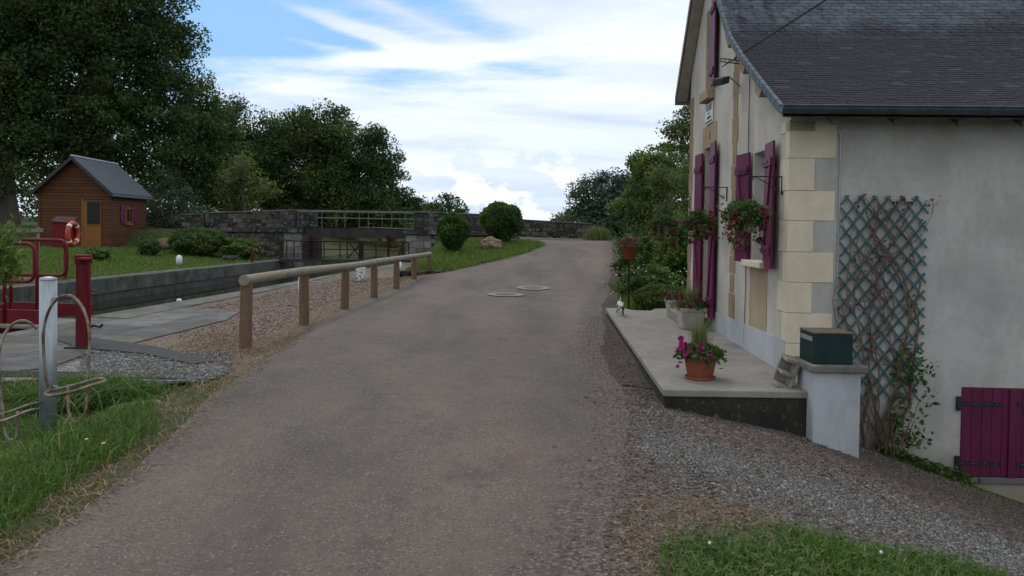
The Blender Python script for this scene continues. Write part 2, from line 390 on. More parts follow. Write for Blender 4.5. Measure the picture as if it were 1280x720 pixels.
M = dict(
    asphalt=m_asphalt(), ground=m_ground(),
    yard=m_gravel('yard_gravel', [(0, (.045, .038, .033)), (.45, (.095, .076, .065)), (.8, (.15, .128, .112)), (1, (.28, .26, .24))], 60, (.090, .063, .049), .75),
    dirt=m_gravel('brown_dirt', [(0, (.035, .024, .019)), (.45, (.070, .049, .039)), (.85, (.11, .08, .065)), (1, (.18, .15, .13))], 70, (.062, .038, .028), .8),
    tow=m_gravel('red_gravel', [(0, (.07, .043, .032)), (.45, (.14, .092, .068)), (.8, (.20, .14, .108)), (1, (.32, .26, .22))], 38, (.145, .105, .075), .5),
    greygravel=m_gravel('grey_gravel', [(0, (.08, .08, .078)), (.5, (.16, .155, .145)), (1, (.34, .33, .31))], 30, (.14, .13, .11), .4),
    slab=m_concrete('worn_slab', (.070, .070, .070), (.165, .160, .15), (.035, .032, .032), .75, (.10, .085, .065), (1.9, .95)),
    coping=m_concrete('coping_stone', (.075, .073, .066), (.175, .168, .15), (.035, .035, .03), .75, (.06, .065, .035)),
    lockcap=m_concrete('lock_cap_stone', (.040, .042, .040), (.135, .133, .12), (.020, .022, .019), .85, (.045, .055, .025)),
    lockwall=m_stone('lock_wall_stone', [(.3, (.045, .047, .045)), (.55, (.095, .095, .09)), (.8, (.16, .155, .145))], 1.3, .42, lich=.25, rot=(R(90), 0, R(-84))),
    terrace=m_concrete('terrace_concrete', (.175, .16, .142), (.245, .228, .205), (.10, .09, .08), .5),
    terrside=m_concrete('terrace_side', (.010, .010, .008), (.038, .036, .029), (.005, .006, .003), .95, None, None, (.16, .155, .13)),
    side=m_render('cement_render', (.315, .305, .288), (.455, .44, .412), (.25, .23, .19), .85, damp=-.55),
    gable=m_render('lime_render', (.38, .35, .31), (.52, .485, .44), (.27, .23, .18), .75),
    plinth=m_render('painted_plinth', (.33, .35, .375), (.43, .445, .46), (.20, .195, .17), .85, damp=-.02),
    infill=m_render('ochre_infill', (.28, .205, .125), (.38, .30, .20), (.20, .14, .08), .5),
    quoin=m_render('cream_ashlar', (.52, .455, .34), (.64, .57, .44), (.38, .33, .24), .5),
    brownstone=m_render('brown_ashlar', (.20, .14, .085), (.34, .25, .15), (.13, .085, .05), .8),
    slate=m_slate(),
    zinc=simple('zinc', (.05, .07, .08), (.085, .11, .12), 9, .45, .2, 50, .5),
    verge=simple('verge_slate', (.05, .07, .085), (.09, .12, .14), 7, .6, .2, 50, .1),
    purple=m_wood('magenta_paint', (.090, .006, .040), (.135, .012, .060), 6, (1, 1, .2), .5),
    purplelow=m_wood('magenta_hatch_paint', (.075, .004, .030), (.105, .008, .042), 6, (1, 1, .2), .5),
    iron=simple('black_iron', (.016, .016, .019), (.03, .03, .034), 20, .5, .3, 80, .3),
    red=simple('lock_red_paint', (.095, .003, .008), (.13, .006, .012), 4, .5, .2, 40, 0, spec=.22),
    redd=simple('lock_red_worn', (.045, .006, .007), (.028, .008, .007), 6, .7, .3, 40, spec=.15),
    galv=simple('galvanised_steel', (.24, .27, .29), (.37, .40, .43), 6, .42, .2, 90, .55, stretch=(2, 2, .5)),
    rust=simple('rusty_steel', (.12, .062, .032), (.26, .235, .19), 9, .65, .4, 70, .3, stops=(.4, .6)),
    post=m_wood('round_post_wood', (.10, .062, .036), (.18, .115, .068), 9, (9, 9, 1)),
    rail=m_wood('weathered_rail', (.145, .118, .085), (.29, .25, .19), 7, (6, .8, 6)),
    greywood=m_wood('grey_wood', (.14, .12, .10), (.25, .22, .18), 7, (1, 6, 6)),
    planks=m_planks('red_brown_planks', (.060, .021, .006), (.125, .046, .012)),
    orange=m_wood('orange_door_wood', (.17, .068, .012), (.24, .10, .022), 6, (6, 6, 1)),
    shedroof=simple('dark_shingle', (.045, .052, .064), (.07, .08, .094), 8, .75, .5, 30, 0, bd=.01),
    trunk=m_wood('bark', (.05, .042, .034), (.11, .095, .08), 6, (5, 5, 1), .95),
    bridge=m_stone('bridge_stone', [(.35, (.018, .017, .016)), (.5, (.045, .041, .036)), (.68, (.105, .095, .082))], .42, .2, (.03, .028, .025), .55),
    ashlar=m_stone('abutment_ashlar', [(.3, (.11, .105, .095)), (.55, (.18, .17, .155)), (.8, (.27, .26, .24))], .7, .32, (.06, .055, .05), .4),
    steel=simple('dark_girder', (.016, .016, .016), (.042, .036, .032), 3, .7, .4, 30),
    paint_rail=simple('pale_rail', (.08, .09, .085), (.17, .18, .165), 8, .6, .2, 40, .2),
    white=simple('white_paint', (.72, .72, .70), (.6, .6, .58), 8, .6, .1, 40),
    terracotta=simple('terracotta', (.25, .075, .038), (.19, .055, .03), 8, .7, .2, 60),
    creampot=simple('cream_pot', (.36, .32, .27), (.28, .25, .21), 8, .7, .3, 60),
    greenbox=simple('dark_green_paint', (.006, .018, .018), (.010, .026, .025), 8, .5, .15, 30, spec=.2),
    boxtop=simple('tan_box_top', (.07, .05, .037), (.13, .10, .075), 8, .8, .2, 40),
    block=simple('hollow_block', (.20, .175, .15), (.28, .25, .22), 8, .95, .6, 60, bd=.006),
    teal=simple('teal_slats', (.022, .085, .095), (.045, .135, .145), 12, .6, .2, 40),
    vine=simple('dry_vine', (.085, .052, .036), (.15, .10, .075), 14, .9, .4, 60),
    dryleaf=m_leaf('dry_leaf', [(0, (.10, .035, .015)), (1, (.2, .08, .03))]),
    glass=simple('dark_glass', (.012, .013, .014), (.014, .015, .016), 3, .25, 0, 10, spec=.2),
    flower=m_leaf('magenta_petal', [(0, (.20, .004, .085)), (.7, (.33, .008, .15)), (1, (.46, .03, .22))], .3),
    redflower=m_leaf('crimson_petal', [(0, (.13, .003, .03)), (.7, (.24, .006, .07)), (1, (.38, .012, .12))], .3),
    whiteflower=m_leaf('white_petal', [(0, (.7, .68, .62)), (1, (.8, .8, .75))], .2),
    yellowflower=m_leaf('yellow_petal', [(0, (.7, .42, .02)), (1, (.75, .55, .04))], .2),
    potleaf=m_leaf('pot_plant_leaf', [(0, (.025, .06, .012)), (1, (.085, .15, .035))], .3),
    grasspot=m_leaf('fine_grass_leaf', [(0, (.11, .15, .04)), (1, (.2, .23, .09))], .3),
    leafdark=m_leaf('dark_tree_leaf', [(0, (.014, .030, .010)), (.7, (.060, .100, .028)), (1, (.115, .16, .044))], .35, clump=.45),
    leafmid=m_leaf('mid_tree_leaf', [(0, (.022, .042, .012)), (.7, (.080, .128, .032)), (1, (.14, .19, .05))], .35, clump=.6),
    leafyellow=m_leaf('yellow_green_leaf', [(0, (.045, .062, .015)), (.7, (.125, .155, .038)), (1, (.19, .21, .06))], .35, clump=.9),
    leafolive=m_leaf('olive_grey_leaf', [(0, (.04, .058, .036)), (.7, (.068, .092, .056)), (1, (.12, .145, .095))], .2, clump=.7),
    leafbush=m_leaf('box_bush_leaf', [(0, (.022, .05, .010)), (.7, (.055, .105, .020)), (1, (.11, .18, .04))], .3, clump=2.2),
    hedge=m_leaf('garden_leaf', [(0, (.03, .062, .014)), (.6, (.105, .165, .035)), (1, (.19, .24, .06))], .35, clump=1.6),
    grass=m_leaf('grass_blade', [(0, (.040, .10, .012)), (.55, (.075, .165, .022)), (.85, (.125, .215, .038)), (.93, (.25, .20, .09)), (1, (.34, .28, .14))], .35, .5),
    lawn=m_leaf('lawn_blade', [(0, (.065, .115, .015)), (.6, (.115, .185, .028)), (.95, (.165, .235, .045)), (1, (.22, .19, .08))], .35, .5),
    straw=m_leaf('dry_grass_blade', [(0, (.13, .085, .04)), (.6, (.24, .17, .085)), (1, (.40, .31, .18))], .3),
    stonebit=m_leaf('gravel_stone', [(0, (.10, .099, .097)), (.5, (.15, .148, .143)), (.85, (.20, .197, .19)), (1, (.26, .255, .245))], 0, .85),
    stonebrown=m_leaf('brown_gravel_stone', [(0, (.05, .038, .032)), (.6, (.095, .073, .060)), (1, (.17, .145, .125))], 0, .9),
    boulder=simple('boulder_stone', (.13, .09, .06), (.24, .18, .13), 4, .95, .8, 14, bd=.03),
    ringorange=simple('lifebuoy_orange', (.42, .065, .03), (.36, .05, .025), 6, .5, .1, 30),
    lichen=simple('speckled_white_stone', (.55, .55, .52), (.10, .10, .10), 14, .9, .4, 40, stops=(.52, .58)),
    rubber=simple('dark_rubber', (.03, .03, .032), (.05, .05, .05), 8, .8, .3, 60),
)
def m_water():
    t = NT('canal_water')
    m = t.done((.012, .018, .010), .04, t.noise(1.3, 4, .5, t.map((1, .5, 1))), .06, .05, spec=.6); return m
M['water'] = m_water()
def m_cat():
    t = NT('cat_fur'); P = t.sep()
    n = t.noise(14, 2, .5)
    col = t.mix(t.ramp(n, [(.48, 0.), (.54, 1.)]), (.6, .58, .55), (.07, .065, .06))
    return t.done(col, .9, t.noise(200, 3), .5, .003)
M['cat'] = m_cat()

# ------------------------------------------------------------------ terrain
NX, NY = .9951, -.0988                      # across the canal
def canal(x, y): return NX*x + NY*y, -NY*x + NX*y   # n, s
def uncanal(n, s): return NX*n - NY*s, NY*n + NX*s
N_EAST, N_WEST = -8.05, -13.36
LEFT = [(-6, -1.8), (2, -2.15), (3.7, -2.35), (5.2, -2.42), (7.7, -2.75), (10.5, -3.0), (15.4, -3.25), (20, -3.0), (23.2, -2.35), (25, -1.2), (27.2, -.05), (29, .75), (31, 1.35), (32.6, 1.3), (34, .2), (35.6, -1.0)]
RIGHT = [(-6, .3), (3.7, .45), (5.9, .85), (7.5, 1.1), (10.4, 1.2), (16, 1.85), (24, 3.0), (31, 3.9), (35.6, 4.4)]
def rise(y): return 1.05*S((y-19)/16)
def height(x, y):
    n, s = canal(x, y)
    if n <= N_WEST:
        z = .5*S((N_WEST-n)/7) + .9*S((N_WEST-n-14)/60)
        if y > 33.5: z += 0.8*S((y-34)/2.2)*S((N_WEST-.6-n)/6)
        return z
    L = interp(y, LEFT)
    if y < 24.3: wl = S((x-(L-1.0))/1.2)
    else: wl = S((x+3.9)/1.2)
    z = rise(y)*wl
    if y > 42: z *= 1-.55*S((y-42)/10)
    dr = (0 if x < 1.25 else (x-1.25)*.185 if x < 2.6 else .25+(x-2.6)*.335)
    if x > 5.5: dr = .25+2.9*.335+(x-5.5)*.12
    k = S((10-y)/1.5) * (S((y+3)/6)*.6+.4)
    z -= dr*k
    z -= .22*S((-3.05-x)/.5)*S((8.14-y)/.12)*S((n+7.9)/.3 if n < -7 else 1)
    return z
def axis(lo, hi, fine_lo, fine_hi, step, extra=()):
    a = list(np.arange(fine_lo, fine_hi+1e-6, step)); d = step; v = fine_lo
    while v > lo: d *= 1.35; v -= d; a.append(v)
    d = step; v = fine_hi
    while v < hi: d *= 1.35; v += d; a.append(v)
    return sorted(set(round(float(q), 4) for q in a) | set(extra))
def terrain():
    ns = axis(-500, 500, -22, 9, .22, ())
    ns = [n for n in ns if not (N_WEST-.12 < n < N_EAST+.12)] + [N_WEST-.001, N_WEST+.0, N_EAST, N_EAST+.001, -12, -10.5, -9.5]
    ns = sorted(ns); ss = axis(-60, 900, 0, 42, .22, (56., 58.))
    V = []; 
    for s in ss:
        for n in ns:
            x, y = uncanal(n, s)
            z = height(x, y)
            if N_WEST <= n <= N_EAST: z = -2.5 if s <= 56 else .1
            V.append((x, y, z))
    w_ = len(ns); F = []
    for i in range(len(ss)-1):
        for j in range(w_-1):
            a = i*w_+j; F.append((a, a+1, a+1+w_, a+w_))
    o = np_mesh('ground', np.array(V), np.array(F), M['ground'])
    tag(o, kind='structure')
terrain()
def strip(name, mat, ys, fl, fr, off, cols=10, kind='structure', jit=0, seed=1):
    rng = np.random.RandomState(seed); V = []; F = []
    for y in ys:
        l = fl(y); r = fr(y)
        if jit:
            l += jit*(2*math.sin(y*1.1+seed)+math.sin(y*3.3+seed*2)+rng.uniform(-1, 1)); r += jit*(2*math.sin(y*.9+seed*3)+math.sin(y*4.1)+rng.uniform(-1, 1))
        for k in range(cols+1):
            x = l+(r-l)*k/cols; V.append((x, y, height(x, y)+off))
    for i in range(len(ys)-1):
        for k in range(cols):
            a = i*(cols+1)+k; F.append((a, a+1, a+cols+2, a+cols+1))
    o = np_mesh(name, np.array(V), np.array(F), mat)
    if name == 'road':
        at_ = o.data.attributes.new('edge', 'FLOAT', 'POINT'); e = []
        for y in ys:
            L_, R_ = fl(y), fr(y)
            for k in range(cols+1):
                x = L_+(R_-L_)*k/cols; e.append(max(1-(R_-x)/(.75 if y < 22 else .4), .8-(x-L_)/.35, 0))
        at_.data.foreach_set('value', e)
    return tag(o, kind=kind)
strip('road', M['asphalt'], np.arange(-6, 35.7, .10), lambda y: interp(y, LEFT), lambda y: interp(y, RIGHT), .016, 24, jit=.016, seed=3)
strip('gravel_yard', M['yard'], np.arange(-6, 8.1, .12), lambda y: interp(y, RIGHT)-.5, lambda y: 9.5, .012, 50, seed=5)
strip('dirt_verge', M['dirt'], np.arange(8.1, 31, .14), lambda y: interp(y, RIGHT)-.4, lambda y: interp(y, [(8, 1.75), (14, 1.85), (15, 2.4), (24, 3.5), (31, 4.3)]), .012, 8, seed=6)
strip('gravel_towpath', M['tow'], np.arange(8.3, 36, .16), lambda y: (N_EAST+.62+.0988*y)/NX, lambda y: interp(y, LEFT)+.3 if y < 24.1 else max(-3.4, -3.4), .010, 26, seed=8)
def flat(name, pts, z, mat, th=.03, kind='structure'):
    b = MB(); b.prism([(p.x, p.y, z-th) for p in pts], (0, 0, th)); o = b.build(name, mat, bevel=.006); tag(o, kind=kind); return o
# bridge carriageway
V = []; F = []
xs = np.linspace(-30, 3.8, 80)
def deck_z(x): return 1.06 + .42*math.exp(-((x+7)/5.5)**2)
for x in xs: V += [(x, 35.5 if x > -.8 else 36.02, max(height(x, 36), deck_z(x))+.02 if x < -1 else height(x, 35.5)+.03), (x, 39.3, deck_z(x)+.02)]
F = [(2*i, 2*i+2, 2*i+3, 2*i+1) for i in range(len(xs)-1)]
tag(np_mesh('bridge_road', np.array(V), np.array(F), M['yard']), kind='structure')
# sandy shoulder along the bridge parapet
# coping strips of the lock
def canal_strip(name, n0, n1, s0, s1, z0, z1, mat, bev=.01, kind='structure', step=None, gap=.006):
    b = MB(); s = s0; rng = random.Random(int(abs(n0)*100))
    while s < s1-1e-6:
        e = min(s1, s+(step*rng.uniform(.75, 1.25) if step else s1-s0))
        p = [uncanal(n0, s+gap), uncanal(n1, s+gap), uncanal(n1, e-gap), uncanal(n0, e-gap)]
        dz = rng.uniform(-.006, .006)
        b.prism([(q[0], q[1], z0) for q in p], (0, 0, z1-z0+dz)); s = e
    o = b.build(name, mat, bevel=bev); return tag(o, kind=kind) if kind else o
canal_strip('coping', N_EAST-.06, N_EAST+.62, 2, 36.5, -.36, .022, M['coping'], step=1.3)
canal_strip('coping', N_WEST-.55, N_WEST+.07, 2, 34.6, -.38, .03, M['lockcap'], step=1.4)
canal_strip('lock_wall', N_WEST+.003, N_WEST+.04, 2, 60, -2.5, -.3, M['lockwall'])
canal_strip('lock_wall', N_EAST-.03, N_EAST-.003, 2, 60, -2.5, -.28, M['lockwall'])
b = MB(); p = [uncanal(N_WEST-.02, 0), uncanal(N_EAST+.02, 0), uncanal(N_EAST+.02, 56.5), uncanal(N_WEST-.02, 56.5)]
b.add([(q[0], q[1], -.60) for q in p], [(0, 1, 2, 3)]); tag(b.build('water', M['water']), kind='structure')
# paving on the lock side
flat('paving', [G(-60, 476), G(-60, 412), G(20, 422), G(120, 402), G(210, 384), G(300, 391), G(282, 402), G(170, 430), G(120, 441), G(60, 462)], .030, M['slab'])
flat('paving', [G(112, 398), G(300, 366), G(420, 346), G(330, 366), G(205, 391), G(160, 401)], .040, M['coping'])
flat('grey_gravel', [G(-60, 482), G(60, 466), G(125, 443), G(172, 438), G(290, 462), G(262, 477), G(200, 479), G(100, 474)], .022, M['greygravel'])
flat('drain_cover_strip', [G(60, 424), G(102, 424), G(200, 438), G(266, 456), G(240, 459), G(180, 446), G(96, 438)], .046, M['rubber'])
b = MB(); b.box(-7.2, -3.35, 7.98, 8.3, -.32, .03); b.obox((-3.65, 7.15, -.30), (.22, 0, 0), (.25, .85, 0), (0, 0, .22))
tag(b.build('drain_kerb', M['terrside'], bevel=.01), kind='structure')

# ------------------------------------------------------------------ vegetation
def unit(rng, n):
    v = rng.normal(size=(n, 3)); return v/np.linalg.norm(v, axis=1)[:, None]
def leaf_arrays(P, size, rng, asp=.55, up=.35, outward=None):
    n = len(P)
    nrm = unit(rng, n)+np.array([0, 0, up])
    if outward is not None: nrm += outward*.6
    nrm /= np.linalg.norm(nrm, axis=1)[:, None]
    t = np.cross(nrm, unit(rng, n)); t /= np.linalg.norm(t, axis=1)[:, None]+1e-9
    q = np.cross(nrm, t); sz = (size*rng.uniform(.55, 1.35, n))[:, None]
    V = np.stack([P-t*sz*.5, P+q*sz*asp*.5-t*sz*.05+nrm*sz*.06, P+t*sz*.5, P-q*sz*asp*.5-t*sz*.05+nrm*sz*.06], axis=1).reshape(-1, 3)
    F = np.arange(4*n).reshape(n, 4); return V, F
def clumps(lobes, rng, per=2.2, inner=.35):
    out = []
    for (c, r) in lobes:
        c = np.array(c); r = np.array(r if hasattr(r, '__len__') else (r, r, r*.85))
        k = int(max(6, 12.6*np.mean(r)**2/per))
        d = unit(rng, k); rad = rng.uniform(.72, 1.06, k)
        # knobbly outline
        rad *= 1+.16*np.sin(d[:, 0]*7+c[0])*np.cos(d[:, 1]*6+c[2])+.10*np.sin(d[:, 2]*9+c[1])
        out.append(c+d*rad[:, None]*r)
        ki = int(k*inner); d = unit(rng, ki); out.append(c+d*(rng.uniform(.1, .75, ki)[:, None])*r)
    return np.concatenate(out)
def limbs(base, tips, r0, seed, top):
    b = MB(); rng = random.Random(seed); base = Vector(base); top = Vector(top)
    k = 7; tr = []
    for i in range(k):
        t = i/(k-1); tr.append(base.lerp(top, t)+Vector((rng.uniform(-1, 1), rng.uniform(-1, 1), 0))*r0*.7*t)
    b.tube([tr[0]-Vector((0, 0, .3))]+tr, [r0*1.35]+[r0*(1.15-.85*i/(k-1)) for i in range(k)], 9)
    for tip in tips:
        tip = Vector(tip); t = rng.uniform(.35, .9); a = base.lerp(top, t)
        mid = a.lerp(tip, .5)+Vector((0, 0, (tip-a).length*.10)); rr = r0*(1.1-.85*t)*.5
        b.tube([a, mid, tip], [rr, rr*.55, rr*.16], 6)
        for q in range(2):
            t2 = mid.lerp(tip, rng.uniform(.1, .6)); e = tip+Vector((rng.uniform(-1, 1), rng.uniform(-1, 1), rng.uniform(-.4, 1)))*(tip-a).length*.28
            b.tube([t2, e], [rr*.35, rr*.08], 5)
    return b
def tree(name, label, cat, base, top, lobes, mat, leaf, per, nleaf, spread, r0, seed, group=None, ntips=26, flat_=.7):
    rng = np.random.RandomState(seed)
    base = Vector(base); base.z = height(base.x, base.y)
    root = thing(name, base, label, cat, group)
    C = clumps(lobes, rng, per)
    C = C[C[:, 2] > base.z+.15]
    tips = C[rng.permutation(len(C))[:ntips]]
    limbs(base, tips, r0, seed, top).build('trunk', M['trunk'], root, smooth=True)
    n = len(C); cnt = nleaf
    P = np.repeat(C, cnt, axis=0); sp = np.repeat(rng.uniform(.5, 1.25, n)*spread, cnt)[:, None]
    off = unit(rng, n*cnt)*np.cbrt(rng.uniform(0, 1, n*cnt))[:, None]*sp*np.array([1, 1, flat_]); P = P+off
    P = P[P[:, 2] > base.z+.05]
    V, F = leaf_arrays(P, leaf, rng)
    np_mesh('crown', V, F, mat, root)
    return root
def lob(px, py, Y, rp, sq=.9):                       # a lobe of crown: real centre and radius
    c = D(px, py, Y); r = rp*Y/1000; return (tuple(c), (r, r*.9, r*sq))
TG = 'trees beyond the lock'
def at(px, Y):                                       # ground point in that direction
    p = D(px, 285, Y); return (p.x, p.y, height(p.x, p.y))
tree('broadleaf_tree', 'huge dark tree at the left edge with its trunk beside the shed', 'tree', at(14, 42), D(-20, 40, 42), [lob(-70, 60, 42, 130), lob(20, 110, 43, 95), lob(-30, 190, 41, 70), lob(40, 10, 43, 90), lob(-10, -110, 43, 120)], M['leafdark'], .19, 1.5, 150, 1.0, .42, 1, TG, 40)
tree('broadleaf_tree', 'huge dark tree towering right behind the wooden shed', 'tree', at(128, 46), D(120, 0, 46), [lob(110, 60, 46, 100), lob(170, 20, 46, 72), lob(195, 95, 46, 52), lob(150, 150, 45, 75), lob(215, 50, 46, 30), lob(85, 165, 46, 62), lob(100, -60, 46, 110), lob(205, 150, 46, 42)], M['leafdark'], .19, 1.5, 150, 1.0, .45, 2, TG, 40)
tree('broadleaf_tree', 'dark tree at the right flank of the huge shed trees, above the olive shrub', 'tree', at(228, 49), D(235, 110, 49), [lob(235, 185, 49, 52), lob(262, 165, 50, 34), lob(215, 230, 48, 45), lob(262, 225, 49, 42), lob(250, 140, 50, 26), lob(272, 200, 50, 38), lob(265, 152, 50, 26), lob(238, 118, 49, 20)], M['leafmid'], .18, 1.5, 140, .95, .28, 3, TG)
tree('broadleaf_tree', 'slim dark tree whose tip rises left of the broad round tree', 'tree', at(296, 53), D(292, 150, 53), [lob(290, 162, 53, 26, 1.2), lob(300, 200, 53, 40), lob(325, 190, 54, 34), lob(285, 235, 53, 36), lob(289, 136, 53, 14, 1.2), lob(325, 230, 54, 38), lob(335, 168, 54, 24)], M['leafdark'], .18, 1.5, 140, .95, .25, 4, TG)
tree('broadleaf_tree', 'yellower small tree in front of the dark trees left of the bridge', 'tree', at(305, 46), D(305, 200, 46), [lob(300, 222, 46, 26), lob(318, 240, 46, 24), lob(290, 248, 46, 22)], M['leafyellow'], .2, 1.7, 90, .8, .16, 5, TG)
tree('broadleaf_tree', 'broad round dark tree standing behind the bridge railing', 'tree', at(420, 56), D(420, 170, 56), [lob(375, 190, 56, 48), lob(425, 183, 56, 46), lob(405, 165, 56, 30), lob(440, 225, 56, 52), lob(365, 232, 55, 45), lob(355, 175, 56, 30), lob(385, 160, 56, 24), lob(470, 205, 56, 30), lob(440, 262, 55, 40), lob(380, 262, 55, 40), lob(470, 178, 56, 20), lob(400, 245, 55, 45)], M['leafdark'], .19, 1.5, 160, 1.0, .4, 6, TG, 40)
tree('broadleaf_tree', 'lower dark tree stepping down at the right end of the tree row', 'tree', at(492, 58), D(492, 220, 58), [lob(482, 240, 58, 34), lob(505, 256, 58, 24), lob(450, 262, 57, 32), lob(490, 268, 57, 30)], M['leafdark'], .19, 1.5, 150, .95, .25, 7, TG)
tree('broadleaf_tree', 'small distant tree above the parapet right of the railing', 'tree', at(562, 88), D(562, 250, 88), [lob(558, 258, 88, 16), lob(574, 264, 88, 14), lob(540, 264, 88, 9), lob(532, 262, 90, 7)], M['leafmid'], .34, 3, 70, 1.0, .25, 8)
# a far-off wood closing the view low down
rng = np.random.RandomState(77); C = []
for k in range(640):
    x = rng.uniform(-75, -9); y = rng.uniform(60, 85); C.append((x, y, .3+rng.uniform(.2, 9 if x < -30 else 5)*(1 if x < -14 else .5)))
C = np.array(C); P = np.repeat(C, 110, axis=0)+unit(rng, len(C)*110)*np.cbrt(rng.uniform(0, 1, len(C)*110))[:, None]*2.0
V, F = leaf_arrays(P, .36, rng); tag(np_mesh('wood', V, F, M['leafdark']), 'dark undergrowth of the far wood behind the bridge', 'wood', kind='stuff')
# right side
RG = 'trees behind the garden'
tree('broadleaf_tree', 'grey-leaved willow in the row right of the bridge', 'tree', at(778, 44), D(775, 220, 44), [lob(755, 248, 44, 34), lob(785, 240, 44, 32), lob(732, 265, 44, 24), lob(800, 262, 43, 36), lob(765, 278, 43, 30), lob(745, 285, 43, 24)], M['leafolive'], .15, .9, 170, .7, .22, 11, RG)
tree('broadleaf_tree', 'dark leafy tree between the grey willow and the house', 'tree', at(835, 34), D(832, 190, 34), [lob(815, 212, 34, 26), lob(834, 204, 34, 28), lob(822, 245, 34, 36), lob(850, 225, 34, 36), lob(803, 200, 34, 14), lob(800, 265, 34, 34), lob(840, 280, 34, 34)], M['hedge'], .13, .7, 150, .5, .17, 12, RG)
tree('broadleaf_tree', 'lighter yellow-green tree close behind the house corner', 'tree', at(872, 24), D(868, 160, 24), [lob(850, 185, 24, 20), lob(862, 152, 24, 16), lob(842, 222, 24, 24), lob(872, 235, 23, 34), lob(838, 255, 24, 22), lob(856, 262, 23.5, 26), lob(828, 222, 24.5, 11), lob(846, 160, 24, 8)], M['leafyellow'], .09, .5, 140, .42, .12, 13, RG)
tree('shrub', 'low far shrubs showing past the parapet end', 'shrub', at(712, 62), D(712, 272, 62), [lob(700, 274, 62, 8), lob(716, 271, 62, 11), lob(730, 272, 62, 10)], M['leafmid'], .2, 1.2, 70, .5, .06, 14)
def bush(name, label, px, pybase, Y, wpx, hpx, mat, leaf, n, seed, cat='bush', z=None, shape=1.0):
    wild = cat == 'shrub'; n = int(n*1.3)
    rng = np.random.RandomState(seed)
    p = D(px, pybase, Y); zb = height(p.x, p.y) if z is None else z
    root = thing(name, (p.x, p.y, zb), label, cat)
    rx = wpx*Y/2000; h = hpx*Y/1000
    b = MB()
    for k in range(7):
        a = k*.9; b.tube([(p.x+.05*math.cos(a), p.y+.05*math.sin(a), zb-.05), (p.x+rx*.3*math.cos(a), p.y+rx*.3*math.sin(a), zb+h*.35), (p.x+rx*.6*math.cos(a), p.y+rx*.6*math.sin(a), zb+h*.7)], [.025, .018, .006], 5)
    b.build('stem', M['trunk'], root)
    d = unit(rng, n); rr = rng.uniform(.80, 1.0, n)**.7
    A = .22 if wild else .07; bumps = 1+A*np.sin(d[:, 0]*5+seed)*np.sin(d[:, 2]*5+seed*.7)+A*.7*np.sin(d[:, 1]*9+d[:, 2]*7+seed)+A*.4*np.sin(d[:, 0]*17+d[:, 2]*13)
    stick = np.where(rng.uniform(size=n) < (.22 if wild else .08), rng.uniform(1.0, 1.25 if wild else 1.12, n), 1)
    rad = (rr*bumps*stick)[:, None]
    P = np.array([p.x, p.y, zb+h*.54])+d*rad*np.array([rx, rx, h*.48])
    tz = np.clip((P[:, 2]-zb)/h, 0, 1); P[:, :2] = np.array([p.x, p.y])+(P[:, :2]-np.array([p.x, p.y]))*(1-.35*shape*(1-np.clip(tz*2.2, 0, 1)))[:, None]
    ni = n//3; d2 = unit(rng, ni); P2 = np.array([p.x, p.y, zb+h*.54])+d2*rng.uniform(.3, .8, ni)[:, None]*np.array([rx, rx, h*.48])
    V, F = leaf_arrays(np.concatenate([P, P2]), leaf, rng, .55, .3, None)
    np_mesh('foliage', V, F, mat, root); return root
bush('clipped_bush', 'smaller clipped round bush at the left of the grass mound', 566, 323, 28.5, 40, 48, M['leafbush'], .075, 9000, 21)
bush('clipped_bush', 'larger clipped round bush on the mound in front of the parapet', 627, 306, 32, 54, 50, M['leafbush'], .08, 14000, 22)
tree('shrub', 'grey-olive feathery shrub beside the right wall of the shed', 'shrub', at(215, 38.5), D(215, 250, 38.5), [lob(200, 250, 38.5, 22), lob(225, 245, 39, 24), lob(240, 265, 38.5, 18), lob(212, 275, 38.5, 26), lob(205, 228, 39, 14), lob(235, 285, 38, 20), lob(190, 270, 39, 16)], M['leafolive'], .11, .5, 60, .34, .08, 23, None, 20)
bush('low_hedge', 'low rounded dark hedge in front of the bridge wall', 247, 311, 33.5, 68, 34, M['leafmid'], .10, 12000, 24, 'hedge', None, .2)
bush('shrub', 'small dark ball of shrub on the lawn right of the shed', 186, 321, 31, 26, 18, M['leafdark'], .08, 2600, 25, 'shrub')
bush('shrub', 'leafy bright green plant below the bridge wall by the lock corner', 300, 320, 33.8, 44, 26, M['hedge'], .12, 3500, 26, 'shrub')
bush('shrub', 'sprawling herb clump in front of the shed door', 122, 322, 27.5, 26, 14, M['hedge'], .10, 1200, 27, 'shrub')
bush('shrub', 'dark green garden bush behind the potted stand', 812, 325, 20.5, 80, 66, M['leafbush'], .085, 11000, 28, 'shrub')
bush('shrub', 'tall leafy bush against the far corner of the house', 846, 340, 18.5, 56, 96, M['hedge'], .085, 9000, 29, 'shrub')
bush('low_hedge', 'low box hedge at the end of the terrace', 826, 388, 15.5, 70, 34, M['leafmid'], .05, 9000, 30, 'hedge', None, .2)
bush('shrub', 'flowering herb bed at the road edge before the hedge', 808, 366, 17, 66, 44, M['hedge'], .065, 7000, 31, 'shrub')
bush('shrub', 'bushy green bed along the road towards the bridge', 802, 342, 22.5, 60, 40, M['hedge'], .08, 7000, 32, 'shrub')
